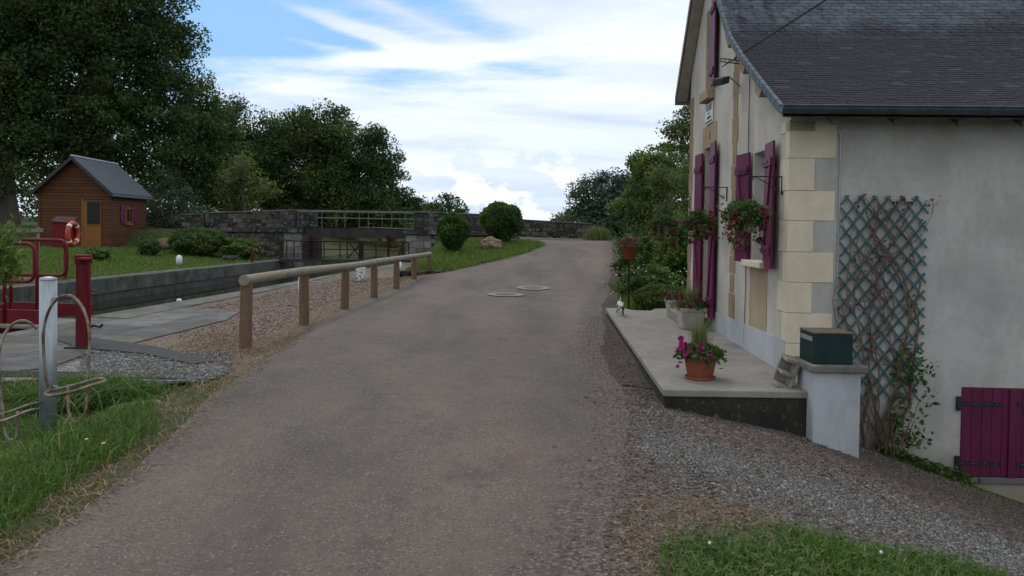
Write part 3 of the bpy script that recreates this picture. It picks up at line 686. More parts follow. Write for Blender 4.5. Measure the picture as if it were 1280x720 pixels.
# leafy branches hanging in at the left edge
def leftbranch():
    base = Vector((-7.0, 9.0, .0)); rng = np.random.RandomState(41)
    root = thing('shrub', base, 'bright leafy shrub reaching in at the left edge by the lock gate', 'shrub')
    tips = []; b = MB()
    for k in range(24):
        px, py = rng.uniform(-50, 20), rng.uniform(290, 342)
        if k > 21: px, py = rng.uniform(-60, 10), rng.uniform(345, 398)
        tp = D(px, py, rng.uniform(8.6, 9.6)); m = base.lerp(tp, .6)+Vector((-.2, 0, .1)); b.tube([base, m, tp], [.012, .008, .003], 5); tips.append(tp)
        tips.append(m.lerp(tp, .85)) if k < 22 else None
    b.build('stem', M['trunk'], root)
    P = np.repeat(np.array([tuple(t) for t in tips]), 60, axis=0)+rng.normal(size=(len(tips)*60, 3))*.075
    V, F = leaf_arrays(P, .09, rng, .5); np_mesh('foliage', V, F, M['hedge'], root)
leftbranch()

def blades(name, P, h, wd, mat, rng, lean=.35, kind='stuff', parent=None, loc=(0, 0, 0), label=None, cat=None):
    n = len(P); a = rng.uniform(0, 2*math.pi, n); la = rng.uniform(0, 2*math.pi, n)
    hh = h*rng.uniform(.5, 1.3, n); ln = lean*rng.uniform(.1, 1.6, n)*hh
    d = np.stack([np.cos(a), np.sin(a), np.zeros(n)], 1); L = np.stack([np.cos(la)*ln, np.sin(la)*ln, np.zeros(n)], 1)
    ww = (wd*rng.uniform(.6, 1.3, n))[:, None]; Z = np.array([0, 0, 1.])
    p0 = P; p1 = P+L*.3+Z*(hh*.55)[:, None]; p2 = P+L+Z*(hh*np.clip(1-.35*ln/np.maximum(hh, 1e-4), .3, 1))[:, None]
    V = np.stack([p0-d*ww*.5, p0+d*ww*.5, p1-d*ww*.42, p1+d*ww*.42, p2-d*ww*.06, p2+d*ww*.06], 1).reshape(-1, 3)
    i = np.arange(n)*6
    F = np.concatenate([np.stack([i, i+1, i+3, i+2], 1), np.stack([i+2, i+3, i+5, i+4], 1)])
    o = np_mesh(name, V, F, mat, parent, loc)
    if parent is None: tag(o, label, cat, kind=kind)
    return o
def scatter(n, x0, x1, y0, y1, test, seed):
    rng = np.random.RandomState(seed); out = []
    X = rng.uniform(x0, x1, n); Y = rng.uniform(y0, y1, n)
    for x, y in zip(X, Y):
        p = test(x, y, rng)
        if p: out.append((x, y, height(x, y)))
    return np.array(out), rng
def wob(x, y): return .5+.25*math.sin(x*3.1+y*1.3)+.25*math.sin(x*1.7-y*2.9+1)
# near left verge
def tl(x, y, rng):
    L = interp(y, LEFT); e = L-.10-.20*wob(x, y)-.35*S((y-6)/1.5)
    if x > e: return False
    if y > 7.9: return False
    if x > -4.35 and y > 6.95: return False
    return rng.uniform() < min(1, (e-x)*4+.15)
P, rng = scatter(120000, -5.6, -1.9, 1.6, 8.0, tl, 51)
blades('grass', P, .15, .0065, M['grass'], rng, .8, label='long green grass on the verge around the bicycle stand', cat='grass')
def tl2(x, y, rng): return wob(x*1.3, y*1.1) > .55 and x < interp(y, LEFT)-.45 and y < 7.7 and not (x > -4.5 and y > 6.7)
P, rng = scatter(14000, -5.4, -2, 1.8, 7.9, tl2, 52)
blades('grass', P, .26, .009, M['grass'], rng, .9, label='taller grass tufts beside the bicycle stand', cat='grass')
def ts(x, y, rng):
    L = interp(y, LEFT); return not (x < -3.25 and 6.95 < y < 8.1) and L-.75-.6*S((y-6)/2) < x < L+.05+.12*wob(x*3, y*3) and rng.uniform() < .25+.75*wob(x*2.2, y*2)
P, rng = scatter(52000, -4.5, -1.7, 1.8, 11.5, ts, 53)
blades('dry_grass', P, .05, .006, M['straw'], rng, 2.6, label='dry straw edging the left side of the road', cat='dry grass')
P, rng = scatter(40000, -4.6, -1.0, 9.5, 24.3, lambda x, y, r: abs(x-(interp(y, LEFT)-.12)) < .18+.3*wob(x, y)*(r.uniform()) and r.uniform() < .7, 54)
blades('dry_grass', P, .05, .009, M['straw'], rng, 2.0, label='dry straw along the foot of the log fence', cat='dry grass')
# dark overhanging tuft before the kerb
c = G(85, 520, -.2); rng = np.random.RandomState(55)
P = np.array([(c.x+rng.normal()*.42, c.y+.35+rng.normal()*.14, -.2) for _ in range(2600)])
blades('grass_tuft', P, .34, .012, M['grass'], rng, 1.2, kind=None, loc=(c.x, c.y, -.2), label='arching dark tuft of grass under the kerb behind the bicycle stand', cat='grass tuft')
# bottom right grass
def tr(x, y, rng):
    p0, p1 = G(800, 668, -.05), G(1290, 722, -.4)
    a = (1.20-.30)/1; lim = interp(x, [(.55, 3.65), (.75, 4.05), (1.1, 4.30), (1.45, 4.42), (1.9, 4.40), (2.5, 4.36), (3.2, 4.25), (6, 3.9)])
    e = lim-y+.12*(wob(x*2, y*2)-.5)
    return x > .55+.2*wob(x, y*2) and e > 0 and rng.uniform() < min(1, e*4+.1)*(.2+.8*min(1, (x-.5)*1.3))*(.25+.75*S((wob(x*2.3, y*2.7)-.2)*2.2))
P, rng = scatter(60000, .5, 4.2, 1.8, 4.7, tr, 56)
blades('grass', P, .095, .007, M['grass'], rng, 1.0, label='short green grass at the near right beside the gravel', cat='grass')
P2, rng = scatter(3000, .7, 4, 1.8, 4.6, tr, 57)
V, F = leaf_arrays(np.repeat(P2, 5, axis=0)+rng.normal(size=(len(P2)*5, 3))*.02+np.array([0, 0, .035]), .035, rng, .8, 1.6)
tag(np_mesh('clover', V, F, M['potleaf']), 'broad clover leaves among the grass at the near right', 'clover', kind='stuff')
P, rng = scatter(8000, .5, 2.0, 3.4, 5.0, lambda x, y, r: abs(y-(4.45-.1*(x-1)))<.25 and .7 < x < 1.6 or (abs(x-.75) < .18 and y < 4.4), 58)
blades('dry_grass', P, .035, .005, M['straw'], rng, 3, label='dry straw between the near right grass and the gravel', cat='dry grass')
rc = random.Random(12); b = MB(); cen = [rc.choice(P2) for _ in range(9)]
for k in range(34):
    q = Vector(rc.choice(P2)) if k < 8 else Vector(rc.choice(cen))+Vector((rc.gauss(0, .07), rc.gauss(0, .07), 0)); z = height(q.x, q.y)+rc.uniform(.07, .10); e = rc.uniform(.6, 1.1)
    b.lathe((q.x, q.y, z), [(.002, -.008*e), (.008*e, -.004*e), (.009*e, .002), (.006*e, .007*e), (.001, .009*e)], 8)
tag(b.build('clover_flowers', M['whiteflower']), 'white clover heads scattered in the near right grass', 'flowers', kind='stuff')
# far bank lawn and mound
def tb(x, y, rng):
    n, s = canal(x, y); return n < N_WEST-.5 and y < (35.8 if x > -17 else 38) and not (-19.8 < x < -16.4 and 32.9 < y < 37)
P, rng = scatter(130000, -24, -8.5, 13, 38, tb, 61)
blades('lawn', P, .085, .026, M['lawn'], rng, .6, label='mown lawn on the far bank in front of the shed', cat='lawn')
def tm(x, y, rng):
    return y > 24.35 and x > -3.3 and x < interp(y, LEFT)-.25+.2*wob(x, y)
P, rng = scatter(34000, -3.5, 1.2, 24.3, 35, tm, 62)
blades('lawn', P, .11, .02, M['lawn'], rng, .6, label='green grass of the mound between fence end and bridge', cat='lawn')
def tg(x, y, rng):
    Rr = interp(y, RIGHT); return Rr+.25+.2*wob(x, y) < x and y > 15.2
P, rng = scatter(30000, 2.2, 8.5, 15, 34, tg, 63)
blades('grass', P, .32, .022, M['lawn'], rng, .6, label='grass and herbs between road and garden on the right', cat='grass')
p = D(747, 303, 36); rng = np.random.RandomState(64)
P = np.array([(p.x+rng.normal()*.22, p.y+rng.normal()*.2, height(p.x, p.y)) for _ in range(1300)])
blades('grass_tuft', P, .62, .02, M['grasspot'], rng, .5, kind=None, loc=(p.x, p.y, height(p.x, p.y)), label='tall pale grass tuft at the right end of the bridge parapet', cat='grass tuft')
P, rng = scatter(9000, -12, -8.4, 40, 60, lambda x, y, r: False, 65) if False else (None, None)
rng = np.random.RandomState(66)
P = np.array([(rng.uniform(-16, 4), rng.uniform(56.5, 62), .1) for _ in range(9000)])
blades('lawn', P, .3, .06, M['lawn'], rng, .6, label='sunlit grass bank seen through the bridge opening', cat='lawn')

# loose stones
def pebbles(name, P, size, mat, rng, label):
    n = len(P); base = np.array([(1, 0, 0), (-1, 0, 0), (0, 1, 0), (0, -1, 0), (0, 0, 1), (0, 0, -1)], float)
    a = rng.uniform(0, 6.28, n); c, s = np.cos(a), np.sin(a); sz = size*np.exp(rng.normal(size=n)*.4)
    sc = rng.uniform(.6, 1.25, (n, 1, 3))*np.array([1, .8, .55]); Q = base[None]*sc*(1+rng.normal(size=(n, 6, 1))*.15)
    X = Q[..., 0]*c[:, None]-Q[..., 1]*s[:, None]; Yy = Q[..., 0]*s[:, None]+Q[..., 1]*c[:, None]
    V = (np.stack([X, Yy, Q[..., 2]], -1)*sz[:, None, None]+P[:, None]).reshape(-1, 3)
    T = np.array([(0, 2, 4), (2, 1, 4), (1, 3, 4), (3, 0, 4), (2, 0, 5), (1, 2, 5), (3, 1, 5), (0, 3, 5)])
    F = (T[None]+np.arange(n)[:, None, None]*6).reshape(-1, 3)
    tag(np_mesh(name, V, F, mat), label, 'gravel', kind='stuff')
def tp(x, y, rng):
    c = interp(x, [(.9, 5.9), (1.6, 5.35), (2.5, 5.0), (3.5, 4.8), (5, 4.6)]); return abs(y-c) < .75+.25*wob(x, y) and x > 1.0 and rng.uniform() < .3+.7*math.exp(-((y-c)/.42)**2)
P, rng = scatter(76000, 1.0, 5.5, 3.6, 7.0, tp, 71); P[:, 2] += .014
pebbles('gravel', P, .0085, M['stonebit'], rng, 'loose blue-grey gravel band crossing the near right yard')
def tp2(x, y, rng): return x > interp(y, RIGHT)-.30+.3*wob(x*2, y*2)-abs(rng.normal())*.12 and y < 7.9 and rng.uniform() < .7
P, rng = scatter(60000, .3, 6.5, 3.2, 7.9, tp2, 72); P[:, 2] += .014
pebbles('gravel', P, .009, M['stonebrown'], rng, 'fine brown gravel of the sloping yard')
def tp3(x, y, rng): return interp(y, RIGHT)-.22-abs(rng.normal())*.14 < x < interp(y, RIGHT)+.45 and not x > 1.38+.04*(y-7.3) and rng.uniform() < .8
P, rng = scatter(16000, .3, 2.0, 7, 14.5, tp3, 73); P[:, 2] += .016
pebbles('gravel', P, .007, M['stonebrown'], rng, 'dark crumbly stones between the road and the terrace')
P, rng = scatter(24000, -7.5, -3, 9, 24, lambda x, y, r: x < interp(y, LEFT)-.4 and canal(x, y)[0] > N_EAST+.8 and not (y < 12.7 and x < -3.6-.5*(y-9)), 74); P[:, 2] += .012
pebbles('gravel', P, .012, M['stonebrown'], rng, 'reddish loose gravel on the lockside path')
rng = np.random.RandomState(75); P = []
for _ in range(5200):
    q = G(rng.uniform(100, 290), rng.uniform(442, 492), 0); 
    if q.y > 7.98 and q.x < -2.95 and q.y > 8.0: P.append((q.x, q.y, .032))
pebbles('gravel', np.array(P), .012, M['stonebit'], rng, 'pale grey chippings in front of the paving slabs')

# ------------------------------------------------------------------ the house
HX, HY = 2.81, 8.15
UD = Vector((.043, .99908, 0)); VD = Vector((.99908, -.043, 0))
def H(u, v, z): return Vector((HX, HY, 0)) + UD*u + VD*v + Vector((0, 0, z))
house = thing('lock_house', (HX, HY, 0), 'rendered lock-keeper house with magenta shutters and slate roof', 'house')
def hbox(b, u0, u1, v0, v1, z0, z1): return b.obox(H(u0, v0, z0), UD*(u1-u0), VD*(v1-v0), Vector((0, 0, z1-z0)))
PROF = [(-.35, 2.78), (.49, 3.20), (1.37, 3.66), (2.0, 4.03), (2.35, 4.32), (4.09, 6.05), (6.14, 3.97)]
def roofz(u): return interp(u, PROF)
U_END, V_END = 5.75, 9.0
WIN = (.76, 1.40, 1.26, 2.52)          # u0,u1,z0,z1
DOOR = (3.76, 4.34, .30, 2.86)
UPW = (3.84, 4.28, 3.72, 5.0)
def gable():
    b = MB(); cuts = sorted({0, U_END, WIN[0], WIN[1], DOOR[0], DOOR[1], UPW[0], UPW[1]} | {p[0] for p in PROF if 0 < p[0] < U_END})
    for a, c in zip(cuts, cuts[1:]):
        m = (a+c)/2; segs = [(-1.2, None)]
        for (u0, u1, z0, z1) in (WIN, DOOR, UPW):
            if u0 <= m <= u1:
                lo, hi = segs.pop(); segs += [(lo, z0), (z1, None)]
        for lo, hi in segs:
            ta, tb_ = (roofz(a)-.09, roofz(c)-.09) if hi is None else (hi, hi)
            b.add([H(a, 0, lo), H(c, 0, lo), H(c, 0, tb_), H(a, 0, ta)], [(0, 1, 2, 3)])
    for (u0, u1, z0, z1) in (WIN, DOOR, UPW):
        d = .22
        b.add([H(u0, 0, z0), H(u1, 0, z0), H(u1, d, z0), H(u0, d, z0)], [(0, 1, 2, 3)]); b.add([H(u0, 0, z1), H(u1, 0, z1), H(u1, d, z1), H(u0, d, z1)], [(0, 1, 2, 3)])
        b.add([H(u0, 0, z0), H(u0, d, z0), H(u0, d, z1), H(u0, 0, z1)], [(0, 1, 2, 3)]); b.add([H(u1, 0, z0), H(u1, d, z0), H(u1, d, z1), H(u1, 0, z1)], [(0, 1, 2, 3)])
    b.add([H(U_END, 0, -1.2), H(U_END, V_END, -1.2), H(U_END, V_END, roofz(U_END)-.09), H(U_END, 0, roofz(U_END)-.09)], [(0, 1, 2, 3)])
    return b
gable().build('gable_wall', M['gable'], house)
HATCH = (1.77, 2.77, -.86, .05)
b = MB(); b.add([H(0, 0, -1.6), H(0, HATCH[0], -1.6), H(0, HATCH[0], 2.95), H(0, 0, 2.95)], [(0, 1, 2, 3)])
b.add([H(0, HATCH[0], HATCH[3]), H(0, HATCH[1], HATCH[3]), H(0, HATCH[1], 2.95), H(0, HATCH[0], 2.95)], [(0, 1, 2, 3)])
b.add([H(0, HATCH[0], -1.6), H(0, HATCH[1], -1.6), H(0, HATCH[1], HATCH[2]), H(0, HATCH[0], HATCH[2])], [(0, 1, 2, 3)])
b.add([H(0, HATCH[1], -1.6), H(0, V_END, -1.6), H(0, V_END, 2.95), H(0, HATCH[1], 2.95)], [(0, 1, 2, 3)])
for k in (0, 1):
    b.add([H(0, HATCH[k], HATCH[2]), H(.15, HATCH[k], HATCH[2]), H(.15, HATCH[k], HATCH[3]), H(0, HATCH[k], HATCH[3])], [(0, 1, 2, 3)])
b.add([H(0, V_END, -1.6), H(U_END, V_END, -1.6), H(U_END, V_END, 4.2), H(4.09, V_END, 5.95), H(2.35, V_END, 4.2), H(0, V_END, 2.9)], [(0, 1, 2, 3, 4, 5)])
b.build('side_wall', M['side'], house)
# plinth on the terrace
b = MB(); b.prism([H(.0, -.018, .152), H(3.74, -.018, .152), H(3.74, -.018, .42), H(.0, -.018, .485)], VD*.016)
b.prism([H(4.37, -.018, .152), H(U_END, -.018, .152), H(U_END, -.018, .41), H(4.37, -.018, .42)], VD*.016)
b.build('plinth', M['plinth'], house)
b = MB(); hbox(b, .72, 1.48, -.006, .004, .462, 1.183); b.build('infill_panel', M['infill'], house)
# corner quoins
ys = [138, 150, 197.5, 238, 275.5, 314.5, 352.5, 391, 429, 470]
b = MB(); cz = [EYE+(289-y)/1000*8.15 for y in ys]; cz[0] = 2.62; cz[-1] = .10
for i in range(9):
    z1, z0 = cz[i], cz[i+1]; wide = i % 2 == 1
    vw = .46 if wide else .25
    gw = .13 if wide else .30
    g = .003
    b.obox(H(-.008, -.008, z0+g), VD*(vw+.008), UD*.03, Vector((0, 0, z1-z0-2*g)))
    b.obox(H(.0225, -.008, z0+g), UD*(gw-.02), VD*.02, Vector((0, 0, z1-z0-2*g)))
b.build('corner_quoins', M['quoin'], house, bevel=.003)
b = MB()
for (u0, wdt, zt, nblk, z0) in ((2.28, .24, 3.92, 12, .42), (5.47, .26, 3.9, 12, .42)):
    b = MB(); rr = random.Random(int(u0*10)); z = z0; i = 0
    while z < zt-.1:
        hgt = rr.uniform(.24, .36); e = min(zt, z+hgt); ww = wdt+(.0 if i % 2 else .09)
        hbox(b, u0-(ww-wdt)/2, u0-(ww-wdt)/2+ww, -.006, .004, z+.008, e-.008); z = e; i += 1
    b.build('quoin_strip', M['brownstone'], house)
for (u0, u1, z0, z1) in ((DOOR[1]+.003, DOOR[1]+.2, .42, 2.86), (DOOR[0]-.2, DOOR[0]-.003, .42, 2.86), (UPW[0]-.18, UPW[0]-.003, 3.72, 5.0), (UPW[1]+.003, UPW[1]+.18, 3.72, 5.0)):
    b = MB(); z = z0; rr = random.Random(int(u0*100)+3)
    while z < z1-.05:
        e = min(z1, z+rr.uniform(.26, .4)); hbox(b, u0, u1, -.006, .004, z+.006, e-.006); z = e
    b.build('jamb_stones', M['brownstone'], house)
# inside reveals of the door


b = MB(); hbox(b, DOOR[0]-.22, DOOR[1]+.22, -.009, .003, 2.862, 3.20); lint = b.build('door_lintel', M['infill'], house)
# initial carved on the lintel
def text(name, body, size, pos, dx, dn, mat, parent, ext=.002, align='CENTER'):
    cu = bpy.data.curves.new(name, 'FONT'); cu.body = body; cu.size = size; cu.extrude = ext; cu.align_x = align; cu.align_y = 'CENTER'
    tmp = bpy.data.objects.new('t', cu); COL.objects.link(tmp)
    dg = bpy.context.evaluated_depsgraph_get(); me = bpy.data.meshes.new_from_object(tmp.evaluated_get(dg)); bpy.data.objects.remove(tmp)
    X = Vector(dx).normalized(); Nn = Vector(dn).normalized(); Yv = Nn.cross(X)
    Mx = Matrix((X, Yv, Nn)).transposed().to_4x4(); Mx.translation = Vector(pos); me.transform(Mx); me.materials.clear()
    return link_mesh(name, me, mat, parent)
text('carved_letter', 'E', .16, H((DOOR[0]+DOOR[1])/2-.05, -.012, 3.03), -UD, -VD, M['vine'], lint)
# window parts
def window(op, mull=True):
    u0, u1, z0, z1 = op; b = MB(); t = .045; v0, v1 = .13, .18
    for (a, c, e, f) in ((u0, u0+t, z0, z1), (u1-t, u1, z0, z1), (u0+t, u1-t, z0, z0+t), (u0+t, u1-t, z1-t, z1)): hbox(b, a, c, v0, v1, e, f)
    if mull: hbox(b, (u0+u1)/2-.02, (u0+u1)/2+.02, v0+.003, v1-.003, z0+t, z1-t); hbox(b, u0+t, u1-t, v0+.006, v1-.006, z0+(z1-z0)*.6, z0+(z1-z0)*.6+.03)
    f = b.build('window', M['white'] if mull else M['purple'], house, bevel=.003)
    g = MB(); hbox(g, u0+.01, u1-.01, .195, .205, z0+.01, z1-.01); g.build('pane', M['glass'], f); return f
window(WIN)
# door
b = MB(); hbox(b, DOOR[0], DOOR[1], .15, .20, .3, 2.86)
for k in range(2): hbox(b, DOOR[0]+.1, DOOR[1]-.1, .14, .149, .5+k*1.1, 1.45+k*1.1)
dr = b.build('door', M['purple'], house); b = MB(); b.tube([H(3.85, .13, 1.3), H(3.85, .07, 1.3), H(3.95, .07, 1.3)], .01, 8); b.build('handle', M['iron'], dr)
window(UPW, False)
def sill(u0, u1, z0, z1, out, mat):
    b = MB(); hbox(b, u0, u1, -out, .12, z0, z1); return b.build('window_sill', mat, house, bevel=.008)
sill(.66, 1.50, 1.185, 1.255, .11, M['quoin']); sill(UPW[0]-.08, UPW[1]+.08, 3.56, 3.70, .12, M['infill'])
# shutters: boards, battens; hinged at an edge and folded back to lean off the wall
def shutter(hu, wdt, z0, z1, ang, battens=(.14, .84), brace=True, sgn=1, name='shutter'):
    """hu hinge position, sgn +1 leaf goes towards +u when flat, ang = angle off the wall"""
    d = (UD*sgn*math.cos(ang) - VD*math.sin(ang)); nn = (-VD*math.cos(ang) - UD*sgn*math.sin(ang)).normalized()
    o = H(hu, -.03, z0); b = MB(); nb = max(3, round(wdt/.1)); bw = wdt/nb
    for k in range(nb): b.obox(o+d*(k*bw+.002), d*(bw-.004), nn*.026, Vector((0, 0, z1-z0)))
    sh = b.build(name, M['purple'], house, bevel=.002)
    b = MB(); hgt = z1-z0
    for f in battens: b.obox(o+d*.015+nn*.0265+Vector((0, 0, f*hgt-.045)), d*(wdt-.03), nn*.022, Vector((0, 0, .09)))
    if brace:
        p0 = o+d*.04+nn*.0265+Vector((0, 0, battens[0]*hgt+.046)); p1 = o+d*(wdt-.11)+nn*.0265+Vector((0, 0, battens[1]*hgt-.046))
        b.prism([p0, p0+d*.07, p1+d*.07, p1], nn*.018)
    b.each('batten', M['purple'], sh, bevel=.002)
    h = MB()
    for f in battens: h.obox(o-d*.03+nn*.0495+Vector((0, 0, f*hgt-.015)), d*(wdt*.75), nn*.005, Vector((0, 0, .03)))
    h.each('hinge', M['iron'], sh); return sh
shutter(WIN[0]-.02, .42, 1.20, 2.56, R(4), sgn=-1)
shutter(WIN[1]+.05, .44, 1.22, 2.54, R(6), sgn=1)
shutter(DOOR[0]-.01, .46, .32, 2.88, R(3), (.1, .5, .9), sgn=-1)
shutter(DOOR[1]+.03, .42, .32, 2.80, R(4), (.1, .5, .9), sgn=1)
shutter(UPW[0]+.01, .40, 3.74, 5.06, R(4), sgn=-1, brace=False)
# hatch
b = MB(); lw = (HATCH[1]-HATCH[0])/2
for k in range(2):
    b = MB(); nb = 5; bw = lw/nb
    for j in range(nb): hbox(b, -.012, .02, HATCH[0]+k*lw+j*bw+.0015, HATCH[0]+k*lw+(j+1)*bw-.0015, HATCH[2]+.01, HATCH[3]-.004)
    if k == 0: hbox(b, -.03, -.0125, HATCH[0]+lw-.035, HATCH[0]+lw+.035, HATCH[2]+.0, HATCH[3]-.01)
    sh = b.build('hatch_leaf', M['purplelow'], house, bevel=.003)
    for zz in (-.115, -.72):
        h = MB(); v0 = HATCH[0]-.045 if k == 0 else HATCH[0]+lw+.05
        hbox(h, -.02, -.0125, v0, v0+lw-.06, zz-.02, zz+.02)
        if k == 0: hbox(h, -.035, -.0, v0-.01, v0+.035, zz-.07, zz+.07)
        h.build('strap_hinge', M['iron'], sh)
        nl = MB()
        for q in range(4):
            c = H(-.021, v0+.06+q*.11, zz); nl.lathe(c-Vector((0, 0, .004)), [(.001, 0), (.006, .002), (.006, .006), (.001, .008)], 6)
        nl.each('rivet', M['galv'], sh)
b = MB(); hbox(b, -.03, .1, HATCH[0]-.02, HATCH[1]+.02, HATCH[2]-.06, HATCH[2]); b.build('hatch_sill', M['slab'], house, bevel=.005)
# roof
b = MB(); th = .07
for (p, q) in zip(PROF, PROF[1:]):
    b.add([H(p[0], -.18, p[1]), H(q[0], -.18, q[1]), H(q[0], V_END+.2, q[1]), H(p[0], V_END+.2, p[1]),
           H(p[0], -.18, p[1]-th), H(q[0], -.18, q[1]-th), H(q[0], V_END+.2, q[1]-th), H(p[0], V_END+.2, p[1]-th)],
          [(0, 1, 2, 3), (7, 6, 5, 4), (0, 4, 5, 1), (3, 2, 6, 7)])
roof = b.build('roof', M['greywood'], house)
# slates: every course overlaps the one below
arc = [0]
for p, q in zip(PROF[:6], PROF[1:6]): arc.append(arc[-1]+math.hypot(q[0]-p[0], q[1]-p[1]))
def onarc(s): return np.interp(s, arc, [p[0] for p in PROF[:6]]), np.interp(s, arc, [p[1] for p in PROF[:6]])
def slates(flip=False):
    rr = random.Random(9); V = []; F = []; ex = .076; s = 0; row = 0
    A = arc[-1] if not flip else math.hypot(2.05, 2.08)
    while s < A-.02:
        def pt(t):
            if not flip: return onarc(min(t, A))
            f = min(t, A)/A; return 6.14-2.05*f, 3.97+2.08*f
        u0, z0 = pt(s-.0); u1, z1 = pt(s+ex*1.9)
        v = -.19-(.08 if row % 2 else 0)+rr.uniform(-.01, .01)
        wv = .165 if not flip else .4
        dl = math.hypot(u1-u0, z1-z0) or 1; nu, nz = -(z1-z0)/dl, (u1-u0)/dl
        if flip: nu, nz = -nu, -nz
        if nz < 0: nu, nz = -nu, -nz
        while v < V_END+.2:
            ww = wv*rr.uniform(.9, 1.1); a, c = max(v, -.19)+.0055, min(v+ww, V_END+.2)-.0055
            if c-a > .03:
                t = .007; lift = .020+rr.uniform(0, .003); j = rr.uniform(-.004, .003)
                uu0 = u0+(u1-u0)*j/dl; zz0 = z0+(z1-z0)*j/dl
                B = len(V); sk = rr.uniform(-.0015, .0015)
                for (uu, zz, l, vv) in ((uu0, zz0, lift, a), (uu0, zz0, lift+sk, c), (u1, z1, .006, c), (u1, z1, .006, a)):
                    V.append(tuple(H(uu+nu*l, vv, zz+nz*l)))
                for (uu, zz, l, vv) in ((uu0, zz0, lift-t, a), (uu0, zz0, lift-t, c), (u1, z1, .006-t, c), (u1, z1, .006-t, a)):
                    V.append(tuple(H(uu+nu*l, vv, zz+nz*l)))
                F += [(B, B+1, B+2, B+3), (B+4, B+5, B+1, B), (B+5, B+6, B+2, B+1), (B+7, B+4, B, B+3)]
            v += ww
        s += ex; row += 1
    return V, F
V, F = slates(); o = np_mesh('slate_covering', np.array(V), np.array(F), M['slate'], roof)
V, F = slates(True); o = np_mesh('slate_covering', np.array(V), np.array(F), M['slate'], roof)
b = MB(); b.tube([H(4.09, -.2, 6.08), H(4.09, V_END+.2, 6.08)], .06, 8); b.build('ridge', M['zinc'], roof)
# verge: folded pieces down the rake
b = MB(); s = 0.06
while s < arc[-1]-.05:
    u0, z0 = onarc(s); u1, z1 = onarc(s+.150); b.obox(H(u0, -.205, z0-.05), H(u1, -.205, z1-.05)-H(u0, -.205, z0-.05), VD*.018, Vector((0, 0, .075))); 
    b.obox(H(u0, -.20, z0+.028), H(u1, -.20, z1+.028)-H(u0, -.20, z0+.028), VD*.04, Vector((0, 0, .008))); s += .172
b.build('verge', M['verge'], roof)
b = MB(); b.obox(H(4.09, -.205, 5.96), H(6.2, -.205, 3.82)-H(4.09, -.205, 5.96), VD*.02, Vector((0, 0, .15)))
b.obox(H(6.17, -.2, 3.82), VD*8, UD*.02, Vector((0, 0, .13))); b.build('verge', M['greywood'], roof)
b = MB()   # pale boarded soffit under the far verge
b.obox(H(4.12, -.18, 5.87), H(6.1, -.18, 3.87)-H(4.12, -.18, 5.87), VD*.17, Vector((0, 0, .018))); b.build('soffit', M['creampot'], roof)
for (u, zz) in ((.62, 3.06), (1.38, 3.42), (2.2, 3.98)):
    b = MB(); b.prism([H(u-.13, -.175, roofz(u-.13)-.09), H(u+.13, -.175, roofz(u+.13)-.09), H(u+.13, -.175, roofz(u+.13)-.2), H(u-.05, -.175, roofz(u-.13)-.15)], VD*.19); b.build('purlin_end', M['brownstone'], roof)
# gutter on the near eave
def gutter():
    b = MB(); n = 9; ring = []
    for k in range(n): a = math.pi+math.pi*k/(n-1); ring.append((math.cos(a)*.065, math.sin(a)*.065))
    vs = []; 
    for v in (-.22, V_END+.2):
        for (du, dz) in ring: vs.append(H(-.43+du, v, 2.80+dz))
        for (du, dz) in ring[::-1]: vs.append(H(-.43+du*.93, v, 2.80+dz*.93))
    m = 2*n; b.add(vs, [(i, (i+1) % m, (i+1) % m+m, i+m) for i in range(m)]+[tuple(range(m)), tuple(range(m, 2*m))])
    b.add([H(-.43+x, -.222, 2.80+z) for x, z in ring], [tuple(range(n))])
    b.tube([H(-.50, -.22, 2.805), H(-.50, V_END+.2, 2.805)], .011, 8)
    g = b.build('gutter', M['zinc'], house)
    v = .05
    while v < V_END:
        k = MB(); k.tube([H(-.43+x*1.06, v, 2.80+z*1.06) for x, z in ring], .006, 5); k.build('gutter_bracket', M['zinc'], g); v += .55
gutter()
b = MB()
for v in np.arange(.3, V_END, .6): b.obox(H(-.33, v, 2.64), VD*.07, H(-.01, v, 2.80)-H(-.33, v, 2.64), Vector((0, 0, .07)))
b.each('rafter_end', M['trunk'], house)
# thin cables and conduits on the walls
b = MB(); b.tube([H(1.66, -.012, 3.6), H(1.655, -.012, 2.6), H(1.66, -.012, 1.4), H(1.63, -.014, .9), H(1.67, -.014, .2)], .006, 5); b.build('wall_cable', M['paint_rail'], house)
b = MB(); b.tube([H(-.012, .50, 2.6), H(-.012, .50, .6)], .008, 6); b.build('conduit', M['galv'], house)
# cable bracket with ladder arm, and the overhead wire
cb = thing('cable_bracket', H(1.95, -.22, 3.9), 'iron bracket at the gable edge holding the overhead wire', 'bracket')
p0, p1 = D(901, 73, 9.7), D(926, 76, 9.9)
b = MB(); b.tube([p0, p1], .007, 5); b.tube([p0+Vector((0, 0, -.04)), p1+Vector((0, 0, -.04))], .007, 5)
for k in range(6): q = p0.lerp(p1, k/5); b.tube([q, q+Vector((0, 0, -.04))], .005, 5)
b.tube([D(921, 72, 9.8), D(903, 83, 9.75)], .009, 5); b.build('arm', M['iron'], cb)
b = MB(); a, c = D(918, 73, 9.8), Vector((9.0, 3.0, 7.4)); a2 = D(1027, -1, 8.0)
c = a+(a2-a)*3.2; pts = [a+(c-a)*t for t in np.linspace(0, 1, 12)]
for i, p in enumerate(pts): p.z -= .04*math.sin(math.pi*i/11)
b.tube(pts, .008, 5); wre = b.build('overhead_wire', M['iron'], loc=tuple(a)); tag(wre, 'black overhead wire running up across the slate roof', 'wire')
